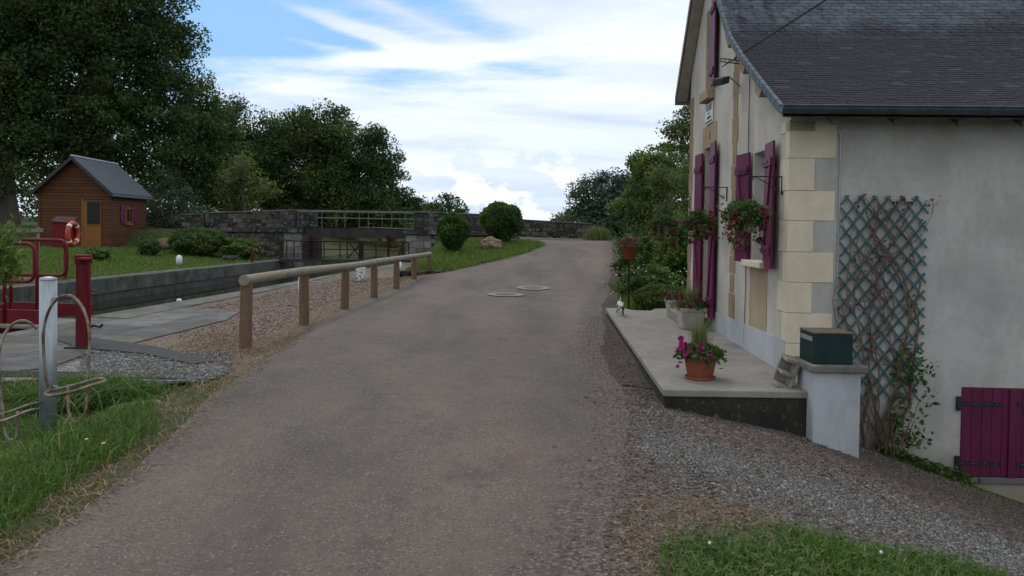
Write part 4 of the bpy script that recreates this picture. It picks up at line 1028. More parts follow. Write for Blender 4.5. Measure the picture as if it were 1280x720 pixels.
# flood lamp
fl_ = thing('flood_lamp', H(2.05, -.1, 3.5), 'black flood lamp on a short arm under the gable verge', 'lamp')
c = D(901, 99, 10.2); b = MB(); X = Vector((-.5, -.6, 0)).normalized(); Yv = Vector((0, 0, 1)).cross(X)
b.obox(c-X*.09-Yv*.06-Vector((0, 0, .04)), X*.2+Vector((0, 0, -.06)), Yv*.14, Vector((0, .0, .09))); b.build('housing', M['iron'], fl_, bevel=.01)
b = MB(); b.tube([c, c+Vector((.12, .02, .03)), H(2.2, 0, 3.46)], .012, 6); b.build('arm', M['galv'], fl_)
# sign above the door
sg = thing('wall_sign', H(4.2, -.02, 3.36), 'small white sign with black lettering above the door lintel', 'sign')
b = MB(); hbox(b, 3.80, 4.32, -.022, -.006, 3.215, 3.53); b.build('plate', M['white'], sg, bevel=.004)
b = MB(); hbox(b, 3.83, 4.29, -.0245, -.0225, 3.235, 3.265); b.build('lower_bar', M['iron'], sg)
text('lettering', 'ECLUSE', .12, H(4.06, -.024, 3.455), -UD, -VD, M['iron'], sg)
for (ua, ub, za, zb) in ((3.98, 4.14, 3.365, 3.382), (3.90, 4.04, 3.29, 3.335), (4.06, 4.20, 3.29, 3.335)):
    b = MB(); hbox(b, ua, ub, -.0245, -.0225, za, zb); b.build('worn_lettering', M['iron'], sg)

# ------------------------------------------------------------------ terrace, steps, pillar
b = MB(); P0 = G(829, 487, .15); P1 = G(757, 385, .15)
tp_ = [(P0.x, P0.y), (2.72, P0.y-.0), (2.72, 7.6), (HX-.0, 7.9), (HX+.02, 8.15), (H(6.6, 0, 0).x, H(6.6, 0, 0).y), (P1.x+.9, P1.y+.05), (P1.x+.75, P1.y-.35), (P1.x+.45, P1.y-.3), (P1.x+.35, P1.y+.02), (P1.x, P1.y)]
b.prism([(x, y, .085) for x, y in tp_], (0, 0, .065)); t1 = b.build('terrace', M['terrace'], bevel=.012); tag(t1, kind='structure')
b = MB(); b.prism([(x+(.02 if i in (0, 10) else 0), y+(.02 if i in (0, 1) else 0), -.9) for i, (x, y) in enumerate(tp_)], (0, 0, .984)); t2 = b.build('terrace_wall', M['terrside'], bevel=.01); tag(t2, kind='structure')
# step
st_ = thing('door_step', H(4.3, -.3, .15), 'grey stone step below the house door', 'step')
b = MB(); hbox(b, 3.75, 5.2, -.42, -.02, .15, .30); b.build('tread', M['terrace'], st_, bevel=.012)
# pillar with capstone
pil = thing('low_pillar', (2.93, 7.2, -.5), 'white rendered pillar with stone cap at the terrace end', 'pillar')
b = MB(); b.box(2.70, 3.12, 7.08, 7.5, -1.0, .352); b.build('shaft', M['plinth'], pil, bevel=.012)
b = MB(); b.box(2.66, 3.165, 7.03, 7.56, .353, .42); b.build('capstone', M['coping'], pil, bevel=.014)
# low wall running from the pillar back to the house corner
b = MB(); b.box(2.76, 3.06, 7.505, 8.13, -1.0, .30); o = b.build('low_wall', M['side'], loc=(2.9, 7.8, -.5), bevel=.01); tag(o, 'short low wall between the pillar and the house corner', 'wall')
# metal box
gb = thing('metal_box', (2.86, 7.3, .42), 'dark green metal box standing on the pillar cap', 'box')
b = MB(); b.box(2.70, 3.05, 7.10, 7.45, .422, .69); b.build('body', M['greenbox'], gb, bevel=.006)
b = MB(); b.box(2.695, 3.055, 7.095, 7.455, .691, .706); b.build('lid', M['boxtop'], gb, bevel=.004)
b = MB(); b.box(2.695, 2.699, 7.13, 7.42, .62, .66); b.build('label_plate', M['galv'], gb)
# leaning hollow block
bk = thing('hollow_block', (2.6, 7.42, .15), 'hollow concrete block leaning against the house corner wall', 'block')
Q = Matrix.Rotation(R(16), 3, 'Y') @ Matrix.Rotation(R(8), 3, 'X'); o0 = Vector((2.47, 7.38, .155))
b = MB()
def qb(x0, x1, y0, y1, z0, z1): b.obox(o0+Q@Vector((x0, y0, z0)), Q@Vector((x1-x0, 0, 0)), Q@Vector((0, y1-y0, 0)), Q@Vector((0, 0, z1-z0)))
qb(0, .14, 0, .18, 0, .03); qb(0, .14, 0, .18, .26, .29); qb(0, .14, 0, .18, .13, .155); qb(0, .14, .15, .1799, .0305, .1295); qb(0, .14, .15, .1799, .1555, .2595); qb(.112, .14, 0, .149, .0305, .1295); qb(.112, .14, 0, .149, .1555, .2595)
b.build('shell', M['block'], bk, bevel=.004)

# trellis with dry vine
def trellis():
    v0, v1, z0, z1 = .52, 1.38, -.08, 1.97
    root = thing('trellis', H(-.05, .95, -.1), 'teal diagonal lattice trellis fixed to the grey side wall', 'trellis')
    b = MB(); sp = .138; k0 = -20
    def outline(v, z):       # rough right/left limits of the stretched lattice
        lo = v0+.0 if z > .5 else v0+.14+.0*(0-z); return lo <= v <= v1-.02*(1 if z > .3 else 3) and z0 <= z <= z1
    for sgn in (1, -1):
        for k in range(-30, 40):
            pts = []
            # line v*1.25*sgn + z = k*sp*1.25
            for t in np.linspace(-1, 3, 161):
                z = t; v = (k*sp*1.28+.03-z)/(1.28)*sgn if sgn == 1 else (z-(k*sp*1.28)+.02)/1.28
                if outline(v, z): pts.append((v, z))
            if len(pts) < 3: continue
            (va, za), (vb, zb) = pts[0], pts[-1]
            ex = .03; dd = Vector((vb-va, zb-za)).normalized(); va -= dd.x*ex; za -= dd.y*ex; vb += dd.x*ex; zb += dd.y*ex
            du = -.035 if sgn == 1 else -.022
            a = H(du, va, za); c = H(du, vb, zb); ax = (c-a); up = ax.normalized().cross(UD).normalized()*.019
            b.obox(a-up*.5, ax, up, UD*.008)
    b.build('lattice', M['teal'], root)
trellis()
def vine():
    rr = random.Random(5); root = thing('climbing_plant', H(-.1, .9, -.55), 'mostly bare climbing plant growing up the teal trellis', 'climber')
    b = MB(); tips = []
    def grow(v, z, du, ang, L, r, depth):
        pts = [H(du, v, z)]; n = 9
        for i in range(n):
            ang += rr.uniform(-.34, .34)-(v-.93)*.5; ang = ang*.9; v += math.sin(ang)*L/n; z += math.cos(ang)*L/n
            du = max(-.10, min(-.04, du+rr.uniform(-.012, .012))); pts.append(H(du, v, z)); 
            if depth < 2 and rr.random() < (.42 if depth < 1 else .3): grow(v, z, du, ang+rr.choice((-1, 1))*rr.uniform(.4, 1.1), L*rr.uniform(.3, .55), r*.55, depth+1)
            if z > 1.9: break
        b.tube(pts, [r*(1-.75*i/(len(pts)-1)) for i in range(len(pts))], 5); tips.append((v, z, du))
    for (v, a, L, r) in ((.80, -.30, 2.5, .019), (.88, .1, 2.6, .024), (.98, .15, 2.5, .021), (1.04, .0, 2.2, .015), (.92, -.2, 2.0, .012), (1.0, -.2, 2.3, .012)):
        grow(v, -.62, -.06, a, L, r, 0)
    b.build('stem', M['vine'], root)
    b = MB()
    for _ in range(46):      # untidy dead twigs at the foot
        v = rr.uniform(.6, 1.15); p = H(-.1-rr.uniform(0, .12), v, -.6); q = p+Vector((rr.uniform(-.28, .28), rr.uniform(-.1, .05), rr.uniform(.15, .75))); m = p.lerp(q, .5)+Vector((rr.uniform(-.06, .06), 0, .05)); b.tube([p, m, q], [.005, .004, .002], 4)
    b.build('twig', M['vine'], root)
    rng = np.random.RandomState(3)
    T = np.array([tuple(H(t[2]-.02, t[0], t[1])) for t in tips]); T = T[T[:, 2] > .3]
    P = T[rng.randint(0, len(T), 150)]+rng.normal(size=(150, 3))*.03
    V, F = leaf_arrays(P, .045, rng, .6); tag(np_mesh('dry_leaves', V, F, M['dryleaf'], root), kind='stuff')
    C = []
    for _ in range(26): 
        t = rng.uniform(); C.append(tuple(H(-.09-rng.uniform(0, .06), 1.0+rng.uniform(0, .42), -.5+.95*t*t)))
    for _ in range(8): C.append(tuple(H(-.08, 1.1+rng.uniform(-.06, .2), .1+rng.uniform(0, .35))))
    C = np.array(C); P = np.repeat(C, 12, axis=0)+rng.normal(size=(len(C)*12, 3))*np.array([.05, .03, .05])
    V, F = leaf_arrays(P, .06, rng, .6); np_mesh('foliage', V, F, M['potleaf'], root)
vine()
rng = np.random.RandomState(13); P = []
for _ in range(1500):
    v = rng.uniform(.9, 1.75)+abs(rng.normal())*.05; u = -.05-rng.uniform(0, .18)*(1-abs(v-1.35)); q = H(u, v, 0); P.append((q.x, q.y, height(q.x, q.y)))
P = np.array(P); V, F = leaf_arrays(P+np.array([0, 0, .04])+rng.normal(size=(len(P), 3))*.025, .075, rng, .55, .8)
tag(np_mesh('weeds', V, F, M['hedge'], loc=tuple(P[0])), 'green weeds along the foot of the grey side wall', 'weeds', kind='stuff')
P = []
for _ in range(2200):
    v = rng.uniform(1.3, 3.6); u = -.12-abs(rng.normal())*.09; q = H(u, v, 0); P.append((q.x, q.y, height(q.x, q.y)))
P = np.array(P); V, F = leaf_arrays(P+np.array([0, 0, .015]), .035, rng, .8, 1.5)
tag(np_mesh('moss', V, F, M['leafyellow'], loc=tuple(P[0])), 'yellowish moss strip in front of the magenta hatch', 'moss', kind='stuff')

# ------------------------------------------------------------------ flower pots
def blossoms(C, Nn, r, rng):
    n = len(C); k = 10; V = []; F = []
    Nn = Nn/np.linalg.norm(Nn, axis=1)[:, None]
    for i in range(n):
        c = Vector(C[i]); nn = Vector(Nn[i]); t = nn.orthogonal().normalized(); q = nn.cross(t); rad = r*rng.uniform(.75, 1.2); B = len(V); ph = rng.uniform(0, 6.28)
        V.append(tuple(c-nn*rad*.45))
        for j in range(k):
            a = ph+2*math.pi*j/k; rj = rad*(1 if j % 2 else .8); V.append(tuple(c+(t*math.cos(a)+q*math.sin(a))*rj+nn*rad*(.12 if j % 2 else 0)))
        for j in range(k): F.append((B, B+1+j, B+1+(j+1) % k))
    return np.array(V), np.array(F)
def planting(root, c, rx, rz, nleaf, nfl, seed, leaf=.045, fr=.032, fmat='flower', trail=0, grassy=0, gh=.3, goff=(0, 0)):
    rng = np.random.RandomState(seed); c = np.array(c)
    d = unit(rng, nleaf); d[:, 2] = np.abs(d[:, 2])*1.0-.25
    P = c+d*(rng.uniform(.4, 1., nleaf)[:, None])*np.array([rx, rx, rz])
    if trail:
        m = rng.uniform(size=nleaf) < .35; P[m] = c+np.stack([np.cos(a_ := rng.uniform(0, 6.28, m.sum()))*rx*.85, np.sin(a_)*rx*.85, -rng.uniform(0, 1, m.sum())*trail], 1)+rng.normal(size=(m.sum(), 3))*.03
    V, F = leaf_arrays(P, leaf, rng, .6); np_mesh('foliage', V, F, M['potleaf'], root)
    if nfl:
        d = unit(rng, nfl); d[:, 1] = -np.abs(d[:, 1])*.9+.15; d[:, 2] = d[:, 2]*.7+.05
        C = c+d*np.array([rx, rx, rz])*rng.uniform(.85, 1.12, nfl)[:, None]
        if trail: m = rng.uniform(size=nfl) < .45; C[m, 2] -= rng.uniform(0, 1, m.sum())*trail
        V, F = blossoms(C, d+np.array([-.25, -.5, .2]), fr, rng); np_mesh('blossom', V, F, M[fmat], root)
    if grassy:
        P = np.stack([c[0]+goff[0]+rng.normal(size=grassy)*.035, c[1]+goff[1]+rng.normal(size=grassy)*.035, np.full(grassy, c[2]-.02)], 1)
        blades('tall_grass', P, gh, .004, M['grasspot'], rng, .35, parent=root)
# large terracotta pot
c = G(875, 473, .15)
pt = thing('flower_pot', (c.x, c.y, .15), 'large terracotta pot of magenta petunias at the near end of the terrace', 'flower pot')
b = MB(); b.lathe((c.x, c.y, .15), [(.115, .012), (.12, .02), (.158, .2), (.160, .205), (.172, .207), (.174, .245), (.160, .247), (.155, .225)], 32); b.build('pot', M['terracotta'], pt, smooth=True)
b = MB(); b.lathe((c.x, c.y, .15), [(.12, 0), (.14, .003), (.15, .025), (.143, .025), (.135, .01)], 32); b.build('saucer', M['terracotta'], pt, smooth=True)
planting(pt, (c.x, c.y, .415), .225, .12, 900, 0, 81, .05, grassy=420, gh=.33, goff=(.0, .03), trail=.05)
rng = np.random.RandomState(811); C = np.array([(c.x-.17+rng.normal()*.055, c.y-.08+rng.normal()*.06, .43+rng.normal()*.055) for _ in range(24)]+[(c.x+.06, c.y-.17, .42), (c.x+.02, c.y-.18, .39), (c.x-.04, c.y-.17, .44)])
V, F = blossoms(C, np.tile(np.array([[-.35, -.8, .3]]), (len(C), 1))+rng.normal(size=(len(C), 3))*.35, .027, rng); np_mesh('blossom', V, F, M['flower'], pt)
# square planters
def planter(px, py, w_, h_, label, seed, fm='flower', grassy=0):
    c = G(px, py, .15); root = thing('flower_planter', (c.x, c.y, .15), label, 'planter'); b = MB(); y = c.y
    b.add([(c.x-w_*.42, y, .15), (c.x+w_*.42, y, .15), (c.x+w_*.42, y+w_*.84, .15), (c.x-w_*.42, y+w_*.84, .15),
           (c.x-w_*.5, y-w_*.08, .15+h_), (c.x+w_*.5, y-w_*.08, .15+h_), (c.x+w_*.5, y+w_*.92, .15+h_), (c.x-w_*.5, y+w_*.92, .15+h_)], [(3, 2, 1, 0), (0, 1, 5, 4), (1, 2, 6, 5), (2, 3, 7, 6), (3, 0, 4, 7), (4, 5, 6, 7)])
    b.build('pot', M['creampot'], root, bevel=.015)
    b = MB(); b.box(c.x-w_*.53, c.x+w_*.53, y-w_*.11, y-w_*.11+.03, .15+h_-.04, .16+h_); b.box(c.x-w_*.53, c.x+w_*.53, y+w_*.92, y+w_*.95, .15+h_-.04, .16+h_)
    b.build('rim', M['creampot'], root, bevel=.008)
    planting(root, (c.x, y+w_*.4, .15+h_+.05), w_*.62, .13, 480, 26, seed, .05, .038, fm, .06, grassy, .32)
planter(866, 412, .36, .30, 'cream square planter with petunias beside the door step', 82, 'redflower', 260)
planter(849, 396, .36, .26, 'cream planter with crimson flowers beyond the door step', 83, 'redflower')
# hanging baskets on scroll brackets
def basket(u, L, zb, potpx, w_, label, seed, nf=30):
    wall = H(u, 0, zb); root = thing('hanging_basket', wall, label, 'hanging basket', 'hanging baskets on the house wall')
    out = -VD; tip = wall+out*L
    b = MB(); b.tube([wall+Vector((0, 0, 0)), tip], .007, 6); b.tube([wall+out*.01+Vector((0, 0, .0)), wall+out*.01-Vector((0, 0, .19))], .008, 6)
    b.tube([wall+out*.05-Vector((0, 0, .15)), wall+out*L*.5-Vector((0, 0, .06)), tip-out*.06], .005, 6)
    for (cc, rr_) in ((wall+out*.06-Vector((0, 0, .14)), .028), (tip-out*.04-Vector((0, 0, .025)), .022)):
        b.tube([cc+out*(math.cos(a)*rr_*(1-a/14))+Vector((0, 0, math.sin(a)*rr_*(1-a/14))) for a in np.linspace(0, 8, 20)], .0045, 5)
    b.build('bracket', M['iron'], root)
    c = tip-Vector((0, 0, potpx)); r = w_/2
    b = MB(); b.lathe(c, [(r*.62, -.09), (r*.72, -.085), (r*.98, .035), (r*1.04, .04), (r*1.04, .055), (r*.9, .055), (r*.85, .04)], 24); b.build('pot', M['creampot'], root, smooth=True)
    b = MB()
    for a in (0, 2.1, 4.2): b.tube([c+Vector((math.cos(a)*r, math.sin(a)*r, .05)), tip-Vector((0, 0, .03))], .003, 4)
    b.build('chain', M['iron'], root)
    planting(root, tuple(c+Vector((-.04, 0, .13))), w_*.88, .19, 900, 0, seed, .048, .03, 'redflower', .12)
    rb = np.random.RandomState(seed+500); k_ = int(nf*1.7); C_ = np.stack([c.x-.05-np.abs(rb.normal(size=k_))*.13+(rb.uniform(size=k_) < .3)*.2, c.y-.05-rb.uniform(0, .16, k_), c.z+.10-rb.uniform(0, .30, k_)*(rb.uniform(size=k_) < .6)+rb.normal(size=k_)*.03], 1)
    Q_ = np.repeat(C_, 14, axis=0)+rb.normal(size=(k_*14, 3))*.035; V_, F_ = leaf_arrays(Q_, .045, rb, .6); np_mesh('trailing_foliage', V_, F_, M['potleaf'], root)
    V_, F_ = blossoms(C_, np.tile(np.array([[-.5, -.8, .2]]), (k_, 1))+rb.normal(size=(k_, 3))*.4, .036, rb); np_mesh('blossom', V_, F_, M['redflower'], root)
def uof(px): return 2460/(px-683)-HY
basket(uof(977), .36, EYE+(289-221)/1000*8.37, .50, .25, 'hanging basket of trailing magenta petunias before the near window', 91, 34)
basket(uof(908), .34, EYE+(288-234)/1000*10.9, .57, .25, 'hanging basket of petunias in front of the house door', 92, 26)
basket(uof(862), .42, EYE+(287-246)/1000*13.7, .56, .24, 'hanging basket at the far corner of the house wall', 93, 22)
# extra trailing blooms of the near basket, carried by the same plant
# pot on a pole
c = G(788, 385, .12); c.y += .25
pp = thing('pot_stand', (c.x, c.y, .05), 'terracotta pot with red flowers on a rusty pole at the terrace end', 'pot stand')
zt = 1.02
b = MB(); b.tube([(c.x, c.y, 0), (c.x, c.y, zt)], .018, 8); b.lathe((c.x, c.y, zt-.01), [(.02, 0), (.1, .0), (.1, .01), (.02, .01)], 16); b.build('pole', M['redd'], pp)
b = MB(); b.lathe((c.x, c.y, zt), [(.11, 0), (.155, .23), (.168, .232), (.168, .27), (.15, .27), (.14, .25)], 28); b.build('pot', M['terracotta'], pp, smooth=True)
planting(pp, (c.x, c.y, zt+.3), .24, .16, 420, 22, 94, .05, .036, 'redflower', .05)
# little blooms in the herb bed
rng = np.random.RandomState(95)
def bed(name, n, mat, label, x0, x1, y0, y1, z0, z1, r=.02):
    C = np.array([(rng.uniform(x0, x1), rng.uniform(y0, y1), rng.uniform(z0, z1)) for _ in range(n)]); V, F = blossoms(C, np.tile(np.array([[-.3, -.8, .5]]), (n, 1)), r, rng)
    tag(np_mesh(name, V, F, M[mat], loc=tuple(C[0])), label, 'flowers', kind='stuff')
bed('flowers', 60, 'whiteflower', 'small white flowers in the herb bed beside the road', 2.5, 3.9, 16.2, 19.5, .45, .75, .016)
bed('flowers', 14, 'yellowflower', 'few orange-yellow flowers at the road edge of the herb bed', 2.15, 2.6, 16.4, 19.5, .1, .35, .018)
b = MB()
for (px, py) in ((108, 588), (129, 594)):
    q = G(px, py+8, -.1); q.z = height(q.x, q.y)+.15; b.lathe(q, [(.002, -.006), (.013, .002), (.010, .006), (.002, .005)], 8)
tag(b.build('yellow_flowers', M['yellowflower']), 'two tiny yellow flowers in the left verge grass', 'flowers', kind='stuff')

# ------------------------------------------------------------------ cat
def skinned(name, joints, edges, mat, parent=None, loc=(0, 0, 0), sub=2):
    me = bpy.data.meshes.new(name); me.from_pydata([j[:3] for j in joints], edges, [])
    o = link_mesh(name, me, mat, parent, loc)
    sk = o.modifiers.new('skin', 'SKIN'); sk.use_smooth_shade = True
    if not me.skin_vertices:
        bpy.context.view_layer.objects.active = o
    lay = me.skin_vertices[0] if me.skin_vertices else None
    if lay is None:
        bm = bmesh.new(); bm.from_mesh(me); bm.verts.layers.skin.verify(); bm.to_mesh(me); bm.free(); lay = me.skin_vertices[0]
    for i, j in enumerate(joints):
        lay.data[i].radius = (j[3], j[3] if len(j) < 5 else j[4]); lay.data[i].use_root = (i == 0)
    s = o.modifiers.new('sub', 'SUBSURF'); s.levels = sub; s.render_levels = sub
    return o
c = G(777, 395, .15)
def cp(f, s, z): # forward is towards the camera
    fw = Vector((-.05, -1, 0)).normalized(); sd = Vector((1, -.05, 0)).normalized(); q = Vector((c.x, c.y+.2, .15))+fw*f+sd*s; q.z = .15+z; return tuple(q)
J = [cp(.0, 0, .19)+(.055,), cp(.14, 0, .19)+(.052,), cp(.22, 0, .195)+(.045,), cp(.28, 0, .195)+(.030,), cp(.33, 0, .19)+(.036,), cp(.37, 0, .175)+(.020,),
     cp(-.08, 0, .19)+(.048,), cp(-.14, 0, .20)+(.014,), cp(-.22, .02, .24)+(.010,), cp(-.27, .03, .33)+(.008,),
     cp(.20, .035, .13)+(.020,), cp(.21, .035, .07)+(.012,), cp(.24, .035, .010)+(.011,),
     cp(.20, -.035, .13)+(.020,), cp(.18, -.035, .07)+(.012,), cp(.17, -.035, .010)+(.011,),
     cp(-.06, .045, .13)+(.026,), cp(-.02, .045, .09)+(.016,), cp(-.08, .045, .055)+(.010,), cp(-.05, .045, .010)+(.011,),
     cp(-.06, -.045, .13)+(.026,), cp(-.05, -.045, .09)+(.016,), cp(-.11, -.045, .055)+(.010,), cp(-.10, -.045, .010)+(.011,)]
Ed = [(0, 1), (1, 2), (2, 3), (3, 4), (4, 5), (0, 6), (6, 7), (7, 8), (8, 9), (2, 10), (10, 11), (11, 12), (2, 13), (13, 14), (14, 15), (6, 16), (16, 17), (17, 18), (18, 19), (6, 20), (20, 21), (21, 22), (22, 23)]
cat_ = thing('cat', (c.x, c.y+.2, .15), 'small grey and white cat walking along the terrace', 'cat')
skinned('body', J, Ed, M['cat'], cat_)
b = MB()
for s in (-1, 1):
    q = Vector(cp(.325, .022*s, .222)); b.add([q+Vector((-.013, 0, -.005)), q+Vector((.013, 0, -.005)), q+Vector((0, .012, -.005)), q+Vector((.006*s, 0, .028))], [(0, 1, 3), (1, 2, 3), (2, 0, 3), (0, 2, 1)])
b.build('ear', M['cat'], cat_)

# ------------------------------------------------------------------ log fence
fence = thing('log_fence', (-3.4, 10.2, 0), 'low round-log rail fence along the left edge of the road', 'fence')
FP = [(307, 432, 88), (380, 407.8, 73.3), (430.8, 388.9, 60.7), (467.5, 375.3, 51.7), (495.5, 364.2, 44), (517.5, 357.8, 40.4), (535.8, 351.4, 36.3)]
tops = []
for i, (px, py, hp) in enumerate(FP):
    Y = 10.2+2.43*i; q = D(px, py, Y); top = q+Vector((0, 0, .90 if i else .90))
    b = MB(); r = .078; zt = EYE
    rr = random.Random(i)
    t = Vector((q.x, q.y, q.z+.80)); lean = Vector((rr.uniform(-.012, .012), 0, 0))
    b.tube([Vector((q.x, q.y, min(q.z, height(q.x, q.y))-.1)), q+Vector((0, 0, .3)), t+lean], [r*1.03, r, r*.96], 16)
    b.build('post', M['post'], fence, smooth=False); tops.append(t+lean+Vector((0, 0, .04)))
a = tops[0]+(tops[0]-tops[1]).normalized()*.10; z = tops[-1]+(tops[-1]-tops[-2]).normalized()*.12
pts = [a]+tops+[z]
mid = (len(pts))//2+1
b = MB(); b.tube([a]+[tops[0].lerp(tops[3], k/6)+Vector((0, 0, .012*math.sin(k))) for k in range(7)], [.069]+[.068, .066, .068, .065, .067, .065, .066], 18); b.build('rail', M['rail'], fence, smooth=False)
b = MB(); b.tube([tops[3].lerp(tops[3], 0)+(tops[4]-tops[3]).normalized()*.01]+[tops[3].lerp(tops[6], k/6) for k in range(1, 7)]+[z], .065, 18); b.build('rail', M['rail'], fence)

# ------------------------------------------------------------------ bicycle stand
Yb = 6.45
base = D(60, 553, Yb); base.z = height(base.x, base.y)
bs = thing('bicycle_stand', base, 'galvanised post with rusty hoops for parking bicycles on the left verge', 'bicycle stand')
top = D(58, 350, Yb)
b = MB(); b.tube([base-Vector((0, 0, .1)), Vector((base.x, base.y, top.z))], .064, 24); b.lathe((base.x, base.y, top.z), [(.064, 0), (.066, .004), (.060, .018), (.03, .028), (.002, .03)], 24); b.build('post', M['galv'], bs, smooth=True)
def hoop(side):
    pts = []
    def arch(cx, cy, rx, ry, d0, d1): return [(cx-rx*math.cos(a), cy-ry*math.sin(a), d0+(d1-d0)*a/math.pi) for a in np.linspace(0, math.pi, 11)]
    if side > 0:
        seq = [(63, 488, 6.2), (57, 470, 6.2)]+arch(83, 425, 29, 56, 6.2, 6.0)+[(111, 450, 6.0), (109, 474, 6.0)]
        seq2 = [(63, 488, 6.25), (57, 491, 6.0), (61, 494.5, 5.8), (85, 491, 5.72), (112, 482.5, 5.67), (129, 477.5, 5.66), (130.5, 474.5, 5.75), (122, 473.5, 5.9), (98, 480, 6.0), (74, 486, 6.15), (64, 489, 6.38)]
        seq3 = [(109, 474, 6.0), (108, 500, 5.97), (106, 517, 5.95), (98, 527, 5.93), (91, 526, 5.93), (86, 515, 5.94), (85, 500, 5.95), (85, 484, 5.98)]
    else:
        seq = [(4, 514, 6.0), (0, 488, 6.0)]+arch(28, 452, 30, 51, 6.0, 6.35)[:8]
        seq2 = [(50, 503, 6.4), (36, 506, 6.2), (14, 514, 6.05), (-14, 523, 6.0), (-40, 528, 5.9), (-46, 532, 5.8), (-20, 531, 5.75), (10, 524, 5.85), (34, 514, 6.1), (50, 511, 6.35)]
        seq3 = [(4, 514, 6.0), (6, 536, 5.96), (9, 547, 5.95), (16, 550, 5.95), (21, 544, 5.95), (22, 514, 5.98)]
    def smooth(P):
        P = [D(*p) for p in P]; out = []
        for i in range(len(P)-1):
            p0 = P[max(i-1, 0)]; p1 = P[i]; p2 = P[i+1]; p3 = P[min(i+2, len(P)-1)]
            for k in range(6):
                t = k/6; out.append(.5*((2*p1)+(p2-p0)*t+(2*p0-5*p1+4*p2-p3)*t*t+(3*p1-p0-3*p2+p3)*t**3))
        return out+[P[-1]]
    for s_ in (seq, seq2, seq3):
        b = MB(); b.tube(smooth(s_), .0115, 8); b.build('hoop', M['rust'], bs, smooth=True)
hoop(1); hoop(-1)
b = MB(); b.tube([D(66, 373, 6.42), D(76, 371, 6.15)], .008, 6); b.tube([D(66, 482, 6.42), D(72, 484, 6.15)], .008, 6); b.build('bracket', M['galv'], bs)

# ------------------------------------------------------------------ lock equipment
c = G(104, 434, .03); zt = 1.17
wp = thing('winding_post', (c.x, c.y, .03), 'dark red iron winding post with crank on the paving by the lock', 'winding post')
b = MB(); r = .088; b.tube([(c.x, c.y, .03), (c.x, c.y, zt)], r, 8); b.build('column', M['red'], wp)
b = MB(); b.tube([(c.x, c.y, zt-.1), (c.x, c.y, zt+.01)], .105, 8); b.tube([(c.x+.0, c.y-.1, zt-.045), (c.x+.16, c.y-.1, zt-.045)], .03, 10); b.build('head', M['red'], wp, bevel=.006)
b = MB(); b.box(c.x-.16, c.x+.2, c.y-.15, c.y+.16, .03, .048); b.build('base_plate', M['iron'], wp)
b = MB(); b.obox((c.x+.10, c.y-.11, zt-.40), (.03, 0, 0), (0, .03, 0), (0, 0, .38)); b.tube([(c.x+.11, c.y-.1, zt-.42), (c.x+.22, c.y-.1, zt-.43)], .012, 8); b.build('crank', M['red'], wp)
bf = thing('mooring_ring', G(118, 411, .02), 'small dark iron mooring hook on the lock edge behind the winding post', 'mooring hook')
c2 = G(118, 411, .03); b = MB(); b.tube([c2+Vector((-.1, 0, .02)), c2+Vector((0, 0, .05)), c2+Vector((.09, 0, .03)), c2+Vector((.12, 0, .07))], .022, 8); b.build('hook', M['iron'], bf)
# near gate walkway with two rounded handrails
gt = thing('lock_gate', (-8.5, 12.9, 0), 'dark red lock gate walkway with tubular handrails at the left edge', 'lock gate')
AX = Vector((-.9951, .0988, 0)); OR = Vector((-7.05, 12.35, 0)); BN = Vector((.0988, .9951, 0))
def gp(a, n_, z): q = OR+AX*a+BN*n_; q.z = z; return q
b = MB(); b.obox(gp(.25, .02, -.02), AX*5.6, BN*.05, Vector((0, 0, .22))); b.obox(gp(.0, .9, .02), AX*5.6, BN*.05, Vector((0, 0, .2))); b.obox(gp(.6, .06, -1.6), AX*4.7, BN*.2, Vector((0, 0, 1.55))); b.build('gate_beam', M['red'], gt, bevel=.006)
b = MB()
for k in range(5): b.obox(gp(-.05, -.18+k*.22, -.065+.0), AX*5.7, BN*.21, Vector((0, 0, .045)))
b.build('deck_board', M['greywood'], gt, bevel=.004)
def rail_(n_, a0, ae, post, ztop, zmid):
    b = MB(); r_ = .028; rc = .14
    arcp = [gp(a0+rc-rc*math.sin(t), n_, ztop-rc+rc*math.cos(t)) for t in np.linspace(0, math.pi/2, 7)]
    arc2 = [gp(a0+rc-rc*math.cos(t), n_, zmid+rc-rc*math.sin(t)) for t in np.linspace(0, math.pi/2, 7)]
    b.tube([gp(post[-1], n_, ztop)]+arcp+arc2+[gp(5.7, n_, zmid)], r_, 10); b.build('handrail', M['red'], gt, smooth=True)
    for p_ in post:
        b = MB(); b.tube([gp(p_, n_, .0), gp(p_, n_, ztop-.01)], r_, 10); b.build('rail_post', M['red'], gt, smooth=True)
rail_(.02, .36, 5.7, (.86, 1.06), 1.235, .64)
rail_(.92, .45, 5.7, (.98, 1.45, 3.9), 1.27, .68)
